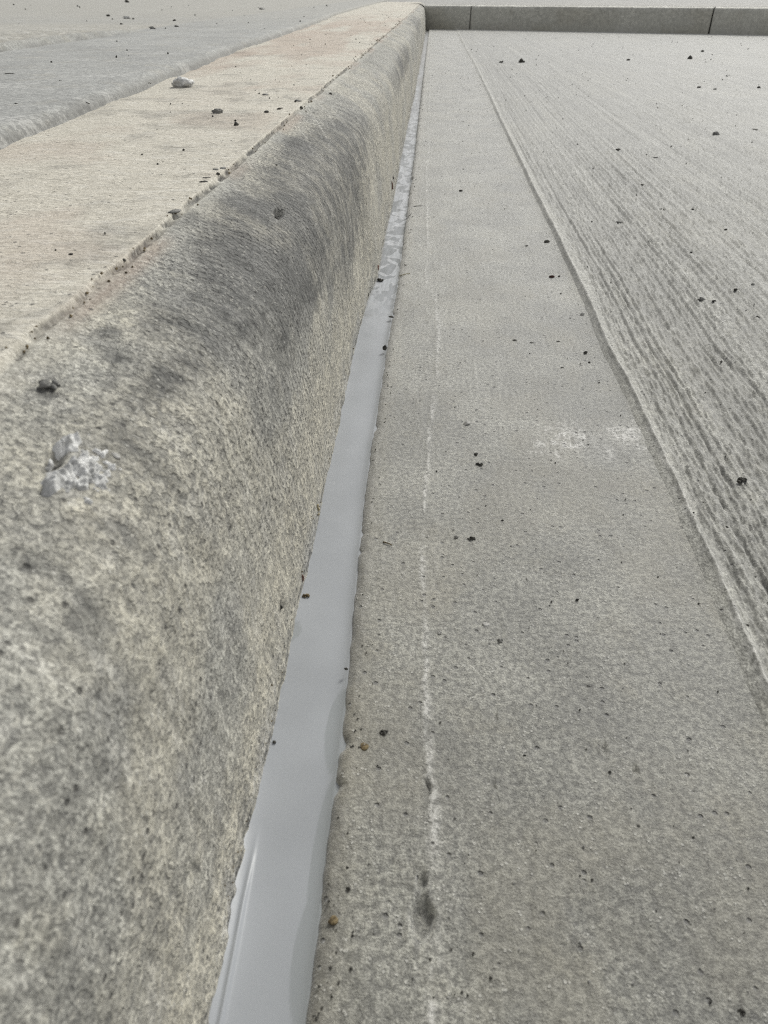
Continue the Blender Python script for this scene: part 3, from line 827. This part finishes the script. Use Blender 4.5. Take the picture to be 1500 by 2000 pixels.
ITEMS = [
    ('mortar_lump', 'k', 0.2793, 0.7756, 0.02128, 0.01702, 0.01313, 0.3, 'whitish', 'rock', 'largest whitish rough lump lying on the tan kerb top', 'stone', None),
    ('stone', 'k', 0.2051, 0.6006, 0.00893, 0.0067, 0.00408, 0.2, 'grey', 'rock', 'low grey stone on the kerb top, nearer neighbour of the whitish lump', 'stone', None),
    ('stone', 'k', 0.1801, 0.5486, 0.00411, 0.00308, 0.00341, 1.0, 'dark', 'rock', 'small dark pointed chip on the kerb top right of the low grey stone', 'stone', None),
    ('stone', 'k', 0.1708, 0.2514, 0.00175, 0.00131, 0.00102, 0.0, 'black', 'rock', 'lone black speck on the bare near part of the kerb top', 'stone', None),
    ('stone_flake', 'k', 0.1536, 0.4007, 0.00387, 0.00503, 0.00085, 0.4, 'grey', 'flake', 'grey flat flake beside the kerb arris, right one of a touching pair', 'stone flake', None),
    ('stone_flake', 'k', 0.1569, 0.3982, 0.00359, 0.00467, 0.00079, 1.1, 'grey', 'flake', 'grey flat flake beside the kerb arris, left one of a touching pair', 'stone flake', None),
    ('stone', 'k', 0.1524, 0.3855, 0.00225, 0.00168, 0.00153, 0.0, 'dark', 'rock', 'tiny dark crumb just below the pair of grey flakes at the kerb arris', 'stone', None),
    ('stone_flake', 'k', 0.156, 0.3781, 0.00491, 0.00321, 0.00061, 0.2, 'dark', 'flake', 'thin dark splinter above the kerb arris, farther of two splinters', 'stone flake', None),
    ('stone_flake', 'k', 0.1548, 0.3684, 0.00528, 0.00307, 0.0006, 0.5, 'dark', 'flake', 'thin dark splinter above the kerb arris, nearer of two splinters', 'stone flake', None),
    ('stone_flake', 'k', 0.1527, 0.3133, 0.00669, 0.00553, 0.00125, 0.5, 'grey', 'flake', 'broad thin grey flake lying across the kerb arris', 'stone flake', None),
    ('stone_flake', 'k', 0.1909, 0.713, 0.00696, 0.00905, 0.00152, 0.2, 'grey', 'flake', 'pale grey flake on the kerb top beyond the dark crumbs', 'stone flake', None),
    ('stone', 'k', 0.1702, 0.6065, 0.00412, 0.00309, 0.00171, 0.0, 'dark', 'rock', 'small dark crumb on the kerb top, left of two near the far arris', 'stone', None),
    ('stone', 'k', 0.1642, 0.6244, 0.00346, 0.00259, 0.00176, 0.0, 'dark', 'rock', 'small dark crumb on the kerb top, right of two near the far arris', 'stone', None),
    ('stone_flake', 'k', 0.1578, 0.677, 0.00745, 0.00968, 0.00164, 0.0, 'grey', 'flake', 'grey flake sitting close to the arris in the distance', 'stone flake', None),
    ('stone', 'k', 0.1512, 0.647, 0.00318, 0.00238, 0.00183, 0.0, 'dark', 'rock', 'dark crumb in the arris just below the distant grey flake', 'stone', None),
    ('stone', 'k', 0.1425, 0.7731, 0.00338, 0.00422, 0.00206, 0.0, 'dark', 'rock', 'dark crumb stuck on the rounded shoulder below the far arris', 'stone', None),
    ('twig', 'k', 0.1509, 1.1109, 0.01054, 0.00074, 0.00099, -0.3, 'dark', 'twig', 'short dark twig lying over the arris near the far end', 'twig', None),
    ('stone_flake', 'k', 0.1347, 0.4474, 0.00143, 0.00287, 0.00079, 0.0, 'dark', 'flake', 'small dark flake clinging to the shoulder beside pale scratches', 'stone flake', None),
    ('stone', 'k', 0.1515, 0.2498, 0.00156, 0.00117, 0.00087, 0.0, 'dark', 'rock', 'dark crumb wedged in the arris where it crosses the mid kerb', 'stone', None),
    ('mortar_lump', 'k', 0.1398, 0.1603, 0.0047, 0.00821, 0.00261, -0.3, 'grey', 'clod', 'dark grey flattened lump stuck on the near kerb shoulder', 'stone', None),
    ('mortar_lump', 'k', 0.117, 0.1441, 0.00256, 0.00154, 0.00085, 0.2, 'pale', 'rock', 'small pale upright chip on the kerb shoulder right of the chalky splash', 'stone', None),
    ('stone', 'k', 0.0451, 0.1614, 0.00139, 0.002, 0.00085, 0.0, 'grey', 'rock', 'round grey pebble stuck low on the kerb face, left of the dark clod', 'stone', None),
    ('stone', 'k', 0.0821, 0.1258, 0.00107, 0.00119, 0.00066, 0.0, 'dark', 'rock', 'black crumb in the middle of the kerb face', 'stone', None),
    ('mortar_lump', 'k', 0.018, 0.1972, 0.00299, 0.00314, 0.00157, 0.0, 'dark', 'clod', 'dark clod clinging to the kerb face close to the sealant', 'clod', None),
    ('stone', 'k', 0.1185, 0.3684, 0.00572, 0.00489, 0.00244, 0.0, 'black', 'clod', 'black clod added as the shade inside the chipped hole high on the kerb', 'clod', None),  # clod put in to make the hole look dark inside
    ('stone', 'k', 0.0, 0.2342, 0.00459, 0.00213, 0.00117, 0, 'red', 'rock', 'reddish pebble trapped between kerb foot and sealant', 'stone', None),
    ('clod', 's', -0.044, 0.2262, 0.00335, 0.00251, 0.00194, 0.0, 'brown', 'clod', 'brown earthy clod on the sealant edge below the reddish pebble', 'clod', None),
    ('stone', 'k', 0.0027, 0.2807, 0.00642, 0.00333, 0.00166, 0, 'tan', 'clod', 'yellowish sandy clump at the kerb foot above the sealant', 'clod', None),
    ('clod', 's', -0.0377, 0.6294, 0.00698, 0.00523, 0.00326, 0.0, 'dark', 'clod', 'dark crumb at the kerb foot where the blotchy sealant begins', 'clod', None),
    ('stone', 'k', 0.0018, 0.6491, 0.00561, 0.00356, 0.00196, 0.0, 'red', 'rock', 'reddish chip at the kerb foot above the dark crumb', 'stone', None),
    ('stone', 'k', 0.0147, 0.9207, 0.01068, 0.00475, 0.00261, 0.0, 'red', 'rock', 'reddish stone at the kerb foot in the blotchy far sealant', 'stone', None),
    ('stone', 'k', 0.0165, 0.951, 0.00384, 0.00488, 0.00235, 0.0, 'black', 'rock', 'black crumb on top of the far reddish stone at the kerb foot', 'stone', None),
    ('stone', 'k', 0.0009, 0.5834, 0.00294, 0.00286, 0.00157, 0.0, 'dark', 'rock', 'dark crumb at the kerb foot beside the first blotches of sealant', 'stone', None),
    ('twig', 's', -0.045, 0.078, 0.00327, 0.0005, 0.00045, 1.1, 'dark', 'twig', 'dark bent twig stuck in the glossy sealant edge at the bottom', 'twig', None),
    ('stone', 's', -0.0444, 0.1542, 0.00152, 0.00114, 0.00107, 0.0, 'dark', 'rock', 'small dark crumb stuck in the sealant edge above the glossy streak', 'stone', None),
    ('stone', 'g', -0.0236, 0.185, 0.00166, 0.00124, 0.00129, 0.0, 'dark', 'rock', 'dark crumb perched on the gutter arris above the wet sealant patch', 'stone', None),
    ('stone', 'g', -0.0249, 0.4771, 0.00349, 0.00262, 0.00384, 0.0, 'dark', 'rock', 'dark crumb in a notch of the gutter arris beside clean sealant', 'stone', None),
    ('stone', 'g', -0.0234, 0.5372, 0.00459, 0.00344, 0.00187, 0.0, 'dark', 'rock', 'dark chip sticking out of the gutter arris over the sealant', 'stone', None),
    ('stone', 'g', 0.0268, 0.3725, 0.0049, 0.00368, 0.00272, 0.0, 'pale', 'rock', 'smooth pale pebble on the gutter with a dark shadow under it', 'stone', None),
    ('clod', 'g', 0.0304, 0.3383, 0.00323, 0.00242, 0.00294, 0.0, 'dark', 'clod', 'smaller dark crumb of a touching pair in the middle of the gutter', 'clod', None),
    ('clod', 'g', 0.0317, 0.3286, 0.00448, 0.00336, 0.00411, 0.6, 'dark', 'clod', 'larger dark crumb of a touching pair in the middle of the gutter', 'clod', None),
    ('stone', 'g', 0.0396, 0.2799, 0.00141, 0.00106, 0.00091, 0.0, 'black', 'rock', 'tiny black speck alone on the gutter below the dark crumb pair', 'stone', None),
    ('stone', 'g', 0.018, 0.2658, 0.00251, 0.00189, 0.00141, 0.0, 'grey', 'rock', 'small grey crumb left beside a darker clod on the gutter', 'stone', None),
    ('clod', 'g', 0.0248, 0.265, 0.00365, 0.00273, 0.00194, 0.0, 'dark', 'clod', 'dark clod on the gutter right beside a small grey crumb', 'clod', None),
    ('stone', 'g', 0.0653, 0.2268, 0.00144, 0.00108, 0.00142, 0.0, 'black', 'rock', 'black pinch of grit near the road edge of the gutter', 'stone', None),
    ('stone_flake', 'g', 0.0282, 0.211, 0.00355, 0.00262, 0.00078, 0.0, 'pale', 'flake', 'bright whitish flake on the gutter', 'stone flake', None),
    ('clod', 'g', 0.0327, 0.2022, 0.00288, 0.00216, 0.00194, 0.0, 'grey', 'clod', 'grey clod on the gutter just below the whitish flake', 'clod', None),
    ('clod', 'g', 0.0101, 0.2053, 0.00214, 0.00161, 0.00136, 0.0, 'pale', 'clod', 'pale crumb on the gutter left of the whitish flake', 'clod', None),
    ('twig', 'g', -0.0123, 0.2597, 0.00452, 0.0005, 0.00054, -0.7, 'brown', 'twig', 'short brown twig on the gutter near the sealant', 'twig', None),
    ('clod', 'g', -0.0085, 0.1578, 0.00337, 0.00253, 0.00173, 0.0, 'dark', 'clod', 'dark clod on the gutter just above a brown flake near the sealant', 'clod', None),
    ('stone_flake', 'g', -0.0145, 0.1523, 0.00298, 0.00387, 0.00066, 0.2, 'brown', 'flake', 'brown upright flake on the gutter near the wet sealant patch', 'flake', None),
    ('stone', 'g', -0.0153, 0.1055, 0.00153, 0.00115, 0.00116, 0.0, 'dark', 'rock', 'dark crumb on the gutter above the dry leaf bit', 'stone', None),
    ('leaf_bit', 'g', -0.0187, 0.0969, 0.00323, 0.00294, 0.00071, 0.5, 'brown', 'flake', 'scrap of dry brown leaf at the gutter arris', 'leaf', None),
    ('stone', 'g', -0.0128, 0.0854, 0.00102, 0.00077, 0.00089, 0.0, 'dark', 'rock', 'dark crumb on the gutter close to the bottom, left of the pale trace', 'stone', None),
    ('stone', 'g', 0.0627, 0.1821, 0.00216, 0.00152, 0.00048, 0.0, 'grey', 'flake', 'small dark rimmed oval flake on the right half of the gutter', 'stone flake', None),
    ('stone', 'g', 0.0628, 0.1466, 0.00128, 0.00096, 0.00115, 0.0, 'dark', 'rock', 'dark crumb low on the right half of the gutter', 'stone', None),
    ('stone_flake', 'g', 0.0678, 0.1288, 0.00135, 0.00088, 0.0003, 0.4, 'dark', 'flake', 'thin dark flake lowest on the right half of the gutter', 'stone flake', None),
    ('clod', 'g', 0.0815, 0.081, 0.00221, 0.00165, 0.00118, 0.0, 'dark', 'clod', 'dark smudged clod in the bottom right of the gutter', 'clod', None),
    ('stone', 'g', 0.0369, 0.1515, 0.00098, 0.00074, 0.00065, 0.0, 'black', 'rock', 'tiny black crumb in the lower middle of the gutter', 'stone', None),
    ('stone', 'g', 0.0416, 0.9632, 0.00497, 0.00372, 0.00271, 0.0, 'black', 'rock', 'black speck alone in the far half of the gutter', 'stone', None),
    ('twig', 'g', -0.0092, 0.8849, 0.01041, 0.00073, 0.00069, 0.3, 'dark', 'twig', 'dark twig on the gutter beside the blotchy sealant', 'twig', None),
    ('twig', 'g', -0.0166, 0.6376, 0.01141, 0.0008, 0.00079, 0.4, 'straw', 'twig', 'straw coloured fibre reaching from the gutter towards the sealant', 'twig', None),
    ('stone', 'g', 0.1089, 0.6388, 0.00523, 0.00392, 0.0029, 0.0, 'rust', 'rock', 'dark red triangular chip on the gutter near its road edge', 'stone', None),
    ('stone', 'g', 0.1152, 0.6405, 0.00262, 0.00196, 0.00182, 0.0, 'dark', 'rock', 'small dark crumb right beside the dark red chip', 'stone', None),
    ('stone', 'g', 0.118, 0.746, 0.00595, 0.00446, 0.00336, 0.0, 'dark', 'rock', 'dark crumb tucked against the rolled road edge', 'stone', None),
    ('stone', 'g', 0.0969, 0.7326, 0.00342, 0.00257, 0.00166, 0.0, 'dark', 'rock', 'dark speck left of the crumb at the rolled road edge', 'stone', None),
    ('stone', 'g', 0.12, 0.5503, 0.00386, 0.00289, 0.00284, 0.0, 'pale', 'rock', 'white pebble tucked against the rolled road edge', 'stone', None),
    ('stone_flake', 'g', 0.0646, 0.4973, 0.00393, 0.00264, 0.00087, 0.0, 'dark', 'flake', 'leftmost of three dark flakes in a row across the gutter', 'stone flake', None),
    ('stone_flake', 'g', 0.0759, 0.4933, 0.00355, 0.00203, 0.00071, -0.3, 'dark', 'flake', 'middle of three dark flakes in a row across the gutter', 'stone flake', None),
    ('stone_flake', 'g', 0.0946, 0.4961, 0.00285, 0.00225, 0.00063, 0.0, 'dark', 'flake', 'rightmost of three dark flakes in a row across the gutter', 'stone flake', None),
    ('stone_flake', 'g', 0.0869, 0.5079, 0.00327, 0.00214, 0.00072, 0.0, 'pale', 'flake', 'white flake above the row of three dark flakes', 'stone flake', None),
    ('stone', 'g', 0.1104, 0.4765, 0.00344, 0.00276, 0.00327, 0, 'dark', 'rock', 'dark upright crumb on the gutter where the road edge doubles', 'stone', None),
    ('stone', 'g', 0.1102, 0.4613, 0.00202, 0.00151, 0.00135, 0.0, 'dark', 'rock', 'dark speck below the upright crumb at the doubled road edge', 'stone', None),
    ('stone_flake', 'g', 0.0912, 0.4522, 0.00265, 0.00196, 0.00058, 0.0, 'dark', 'flake', 'dark flake left of the specks at the doubled road edge', 'stone flake', None),
    ('clod', 'r', 0.2361, 2.8852, 0.02035, 0.01527, 0.01126, 0.0, 'dark', 'clod', 'left one of two dark clods far along the road', 'clod', None),
    ('clod', 'r', 0.2987, 2.8886, 0.02714, 0.02035, 0.01126, 0.0, 'dark', 'clod', 'right one of two dark clods far along the road', 'clod', None),
    ('stone_flake', 'r', 0.2012, 0.816, 0.00957, 0.00804, 0.00186, -0.1, 'grey', 'flake', 'flat grey flake in the middle of the brushed road', 'stone flake', None),
    ('stone', 'r', 0.4782, 1.3979, 0.01277, 0.00957, 0.00692, 0.0, 'grey', 'rock', 'grey wedge shaped stone on the upper right of the road', 'stone', None),
    ('clod', 'r', 0.1579, 0.3142, 0.00651, 0.00488, 0.00311, 0.0, 'dark', 'clod', 'dark crumbly clod caught in the near road grooves', 'clod', None),
    ('stone', 'r', 0.2239, 0.5742, 0.00434, 0.00326, 0.00162, 0.0, 'black', 'rock', 'black oval stone on the road right of a dark smear', 'stone', None),
    ('clod', 'r', 0.2162, 0.5784, 0.00715, 0.00537, 0.00262, 0.0, 'grey', 'clod', 'grey smeared clod on the road left of the black oval stone', 'clod', None),
    ('stone', 'r', 0.25, 0.6031, 0.00328, 0.00246, 0.00305, 0.0, 'dark', 'rock', 'small dark crumb above the black oval stone on the road', 'stone', None),
    ('stone', 'r', 0.2688, 0.618, 0.00376, 0.00282, 0.00208, 0.0, 'grey', 'rock', 'grey chip on the road at the right edge of the picture', 'stone', None),
    ('stone_flake', 'r', 0.2609, 0.8766, 0.0079, 0.0065, 0.00141, 0.0, 'dark', 'flake', 'dark forked flake on the road in line with a long groove', 'stone flake', None),
    ('stone', 'r', 0.2917, 0.8736, 0.00449, 0.00337, 0.00194, 0.0, 'black', 'rock', 'black speck on the road right of the forked flake', 'stone', None),
    ('stone', 'r', 0.2442, 0.7079, 0.00329, 0.00246, 0.00198, 0.0, 'black', 'rock', 'black speck on the road below the other black speck', 'stone', None),
    ('stone', 'r', 0.3014, 0.7911, 0.0036, 0.0027, 0.00176, 0.0, 'dark', 'rock', 'dark speck on the road right of two black specks', 'stone', None),
    ('stone_flake', 'r', 0.3269, 1.1904, 0.01773, 0.01356, 0.00222, 0.0, 'pale', 'flake', 'white sliver lying on the far road', 'stone flake', None),
    ('stone', 'r', 0.2856, 1.2427, 0.00693, 0.00519, 0.00344, 0.0, 'dark', 'rock', 'dark crumb at the end of a long groove, left of the white sliver', 'stone', None),
    ('stone_flake', 'r', 0.2662, 0.9978, 0.00759, 0.00656, 0.00126, 0.0, 'dark', 'flake', 'dark flake on the road just below the white sliver', 'stone flake', None),
    ('stone', 'r', 0.9018, 3.0771, 0.02141, 0.01606, 0.01697, 0.4, 'dark', 'rock', 'dark upright lump in front of the far kerb', 'stone', None),
    ('stone', 'r', 0.6622, 2.1355, 0.01009, 0.00757, 0.00588, 0.0, 'black', 'rock', 'black stone on the far road, left of a fainter one', 'stone', None),
    ('stone', 'r', 0.687, 2.0909, 0.00865, 0.00648, 0.0046, 0.0, 'grey', 'rock', 'faint grey stone on the far road right of the black one', 'stone', None),
    ('stone', 'r', 0.8054, 2.1315, 0.01004, 0.00753, 0.00585, 0.0, 'dark', 'rock', 'dark stone on the far road by the right edge', 'stone', None),
    ('stone', 'r', 0.6732, 2.9959, 0.01222, 0.00916, 0.00663, 0.0, 'dark', 'rock', 'dark speck on the far road left of the upright lump', 'stone', None),
    ('stone', 'r', 1.0549, 3.4517, 0.01393, 0.01045, 0.00951, 0.0, 'dark', 'rock', 'dark speck just in front of the far kerb joint', 'stone', None),
    ('stone', 'r', 0.8243, 2.4357, 0.00855, 0.00641, 0.00536, 0.0, 'dark', 'rock', 'dark speck above and right of the black far stone', 'stone', None),
    ('stone', 'r', 0.5616, 1.4577, 0.01235, 0.01606, 0.00221, 0.0, 'dark', 'flake', 'dark flake on the road right of the grey wedge stone', 'stone flake', None),
    ('stone', 'r', 0.2468, 0.5447, 0.0034, 0.00255, 0.00154, 0.0, 'dark', 'rock', 'dark chip on the road right edge below the grey chip', 'stone', None),
    ('stone', 'w', -0.8262, 2.3777, 0.02363, 0.01772, 0.0122, 0.0, 'pale', 'rock', 'pale stone on the walkway slab with a dark underside', 'stone', None),
    ('stone', 'w', -0.7955, 2.3368, 0.0082, 0.00615, 0.00533, 0.0, 'dark', 'rock', 'dark crumb touching the pale stone on the walkway', 'stone', None),
    ('stone', 'w', -1.8868, 5.4795, 0.02852, 0.02139, 0.02194, 0.0, 'dark', 'rock', 'dark crumb on the walkway at the top of the picture', 'stone', None),
    ('stone', 'w', -0.9606, 2.6078, 0.01371, 0.01028, 0.00744, 0.0, 'dark', 'rock', 'dark crumb left of the pale stone on the walkway', 'stone', None),
    ('stone', 'w', -0.7049, 1.9851, 0.00699, 0.00524, 0.00452, 0.0, 'dark', 'rock', 'dark speck below the pale stone on the walkway', 'stone', None),
    ('stone', 'w', -0.5596, 1.7511, 0.01338, 0.01003, 0.00696, 0.0, 'grey', 'rock', 'grey crumb on the walkway right of the rough patch', 'stone', None),
    ('stone', 'w', -0.5394, 1.8522, 0.00977, 0.00733, 0.00526, 0.0, 'dark', 'rock', 'lower of two dark crumbs right of the grey walkway crumb', 'stone', None),
    ('stone', 'w', -0.6512, 2.2253, 0.01039, 0.00779, 0.00506, 0.0, 'dark', 'rock', 'upper of two dark crumbs right of the grey walkway crumb', 'stone', None),
    ('stone', 'w', -0.6731, 3.5249, 0.02844, 0.02133, 0.01198, 0.0, 'pale', 'rock', 'pale flat stone farthest along the walkway', 'stone', None),
    ('twig', 'w', -0.2353, 0.7062, 0.00517, 0.0005, 0.00103, -0.5, 'dark', 'twig', 'dark twig on the rounded walkway edge behind the whitish lump', 'twig', None),
    ('twig', 'w', -0.2363, 0.5724, 0.00639, 0.0005, 0.00128, -0.6, 'dark', 'twig', 'forked dark twig on the rounded near edge of the walkway', 'twig', None),
    ('stone', 'w', -0.3189, 0.7231, 0.00354, 0.00266, 0.00164, 0.0, 'dark', 'rock', 'dark crumb on the smooth walkway margin', 'stone', None),
    ('twig', 'w', -0.3936, 0.7857, 0.00864, 0.00061, 0.00043, 0, 'dark', 'twig', 'thin dark twig on the smooth walkway margin at the left', 'twig', None),
    ('stone_flake', 'w', -0.2876, 0.5725, 0.00286, 0.00371, 0.00054, 0.0, 'black', 'flake', 'black flake on the walkway margin at the left edge', 'stone flake', None),
]
for i, (name, surf, x, y, w, l, hgt, spin, mk, shape, label, cat, grp) in enumerate(ITEMS):
    if shape == 'rock': bm = rock_bm(w / 2, l / 2, hgt / 2, 100 + i, 8, .30, 3 if w > .006 else 2)
    elif shape == 'flake': bm = rock_bm(w / 2, l / 2, hgt / 2, 300 + i, 9, .10, 2)
    elif shape == 'clod': bm = crumbs_bm(w, l, hgt, 12, 500 + i)
    elif shape == 'twig': bm = twig_bm(w, max(l * .5, .00035), i)
    o = link_bm(name, bm, M[mk], True)
    p_, n_ = seat(surf, x, y)
    lift = hgt * .2 if shape in ('rock', 'flake') else 0
    place(o, p_ + n_ * lift, n_, spin)
    prop(o, label, cat, {'twig': 'twigs lying on the concrete', 'stone flake': 'flat flakes lying on the concrete', 'stone': 'loose stones on the concrete', 'clod': 'crumbly clods on the concrete'}.get(cat))

# ------------------------------------------------------------------ chalky mortar splash stuck on the kerb shoulder, with a torn cavity
def mortar_splash():
    ny, nt_ = 110, 110
    yy, tt = np.meshgrid(np.linspace(.1215, .1475, ny), np.linspace(.1115, .1292, nt_), indexing='ij')
    ridge = [(.1425, .1262, .0018), (.1410, .1268, .0021), (.1396, .1266, .0022), (.1383, .1274, .0018), (.1372, .1277, .0014), (.1318, .1236, .0014),
             (.1292, .1238, .0019), (.1272, .1240, .0024), (.1258, .1242, .0022), (.1246, .1236, .0016), (.1345, .1236, .0015), (.1332, .1228, .0015)]
    hh = np.full_like(yy, -1.0)
    wy = yy + .0009 * (fbm(yy * 420, tt * 420, 3, 201) - .5); wt = tt + .0009 * (fbm(yy * 420, tt * 420, 3, 202) - .5)
    for y0, t0, s in ridge:
        r = np.sqrt((wy - y0) ** 2 + (wt - t0) ** 2) / s
        hh = np.maximum(hh, 1.15 * (1 - r))
    scatter = gauss(yy - .1348, .0075) * gauss(tt - .1205, .0050) * sst(.1250, .1228, tt)
    lump = fbm(yy * 620, tt * 620, 3, 203)
    hh = np.maximum(hh, scatter * 1.1 + (lump - .5) * 1.6 - .62)
    hh = hh + .55 * (fbm(yy * 1100, tt * 1100, 3, 204) - .5)
    hh = hh - 2.2 * gauss(yy - .1335, .0028) * gauss(tt - .1256, .0012)
    edge = np.minimum(np.minimum(yy - yy.min(), yy.max() - yy), np.minimum(tt - tt.min(), tt.max() - tt))
    hh = np.where(edge < .0004, -1.2, hh)
    up = np.clip(hh, -1.2, 1.4) * .0024
    e_ = .0008
    bx_, bz_ = kerb_base(yy, tt); cx_, cz_ = kerb_base(yy, tt + e_)
    tx_, tz_ = cx_ - bx_, cz_ - bz_; l_ = np.hypot(tx_, tz_)
    d_ = kerb_disp(yy, np.full_like(tt, 1.0) * tt)[0]
    base_d = .0028 * (fbm(yy * 11, tt * 16, 3, 101) - .5)
    X_ = bx_ + tz_ / l_ * (base_d + up); Z_ = bz_ - tx_ / l_ * (base_d + up)
    o = grid_mesh('mortar_splash', X_, yy, Z_, M['whitish'], flip=True)
    prop(o, 'chalky white crumbly mortar splash around a torn hole in the near kerb shoulder', 'mortar')
mortar_splash()


# ------------------------------------------------------------------ fine grit nobody could count
def grit(name, n, surf, fx_, seed, mk, smin, smax):
    r = random.Random(seed)
    out_v, out_f = [], []
    for i in range(n):
        x, y = fx_(r)
        p_, n_ = seat(surf, x, y)
        s = r.uniform(smin, smax) * (1 + .8 * y)
        base = len(out_v)
        for dxv in ((1, 0, .1), (-.5, .8, 0), (-.4, -.9, .15), (.1, .1, .9), (-.1, 0, -.5)):
            v = Vector(dxv) * s * r.uniform(.6, 1.2)
            v.rotate(Matrix.Rotation(i * 1.7, 3, 'Z'))
            out_v.append(p_ + v + n_ * s * .3)
        for f_ in ((0, 1, 3), (1, 2, 3), (2, 0, 3), (1, 0, 4), (2, 1, 4), (0, 2, 4)):
            out_f.append([base + k for k in f_])
    me = bpy.data.meshes.new(name)
    me.from_pydata(out_v, [], out_f)
    me.materials.append(M[mk])
    o = bpy.data.objects.new(name, me); COL.objects.link(o)
    prop(o, kind='stuff')
def on_gutter(r):
    y = .08 + 2.6 * r.random() ** 2.2
    return r.uniform(float(x_sr(y)) + .006, float(x_gr(y)) - .002), y
def on_road(r):
    y = .2 + 4.4 * r.random() ** 1.5
    return float(x_gr(y)) + .008 + (.03 + .4 * y) * r.random(), y
def on_kerb_top(r):
    y = .2 + 3.2 * r.random() ** 1.6
    return TC + .004 + .13 * r.random(), y
def on_walk(r):
    y = .5 + 4 * r.random() ** 1.3
    return -.32 - (.1 + .55 * y) * r.random(), y
grit('dark_grit', 170, 'g', on_gutter, 1, 'dark', .00022, .0006)
grit('dark_grit', 260, 'r', on_road, 2, 'dark', .0003, .0009)
grit('dark_grit', 70, 'k', on_kerb_top, 3, 'dark', .0003, .0008)
grit('dark_grit', 60, 'w', on_walk, 4, 'dark', .0006, .0013)
def on_arris(r):
    y = .07 + 2.2 * r.random() ** 2
    return float(x_sr(y)) + r.uniform(.002, .007), y
def on_foot(r):
    y = .1 + 2.0 * r.random() ** 1.8
    return .0005 + abs(r.gauss(0, .004)), y
def on_kerb_arris(r):
    y = .17 + 2.5 * r.random() ** 1.6
    return TC + r.gauss(0, .0016), y
grit('dark_grit', 120, 'g', on_arris, 6, 'dark', .0002, .0006)
grit('dark_grit', 110, 'k', on_foot, 7, 'brown', .0002, .00055)
grit('dark_grit', 130, 'k', on_kerb_arris, 8, 'brown', .0003, .0007)
grit('pale_grit', 160, 'g', on_gutter, 5, 'pale', .0002, .0006)
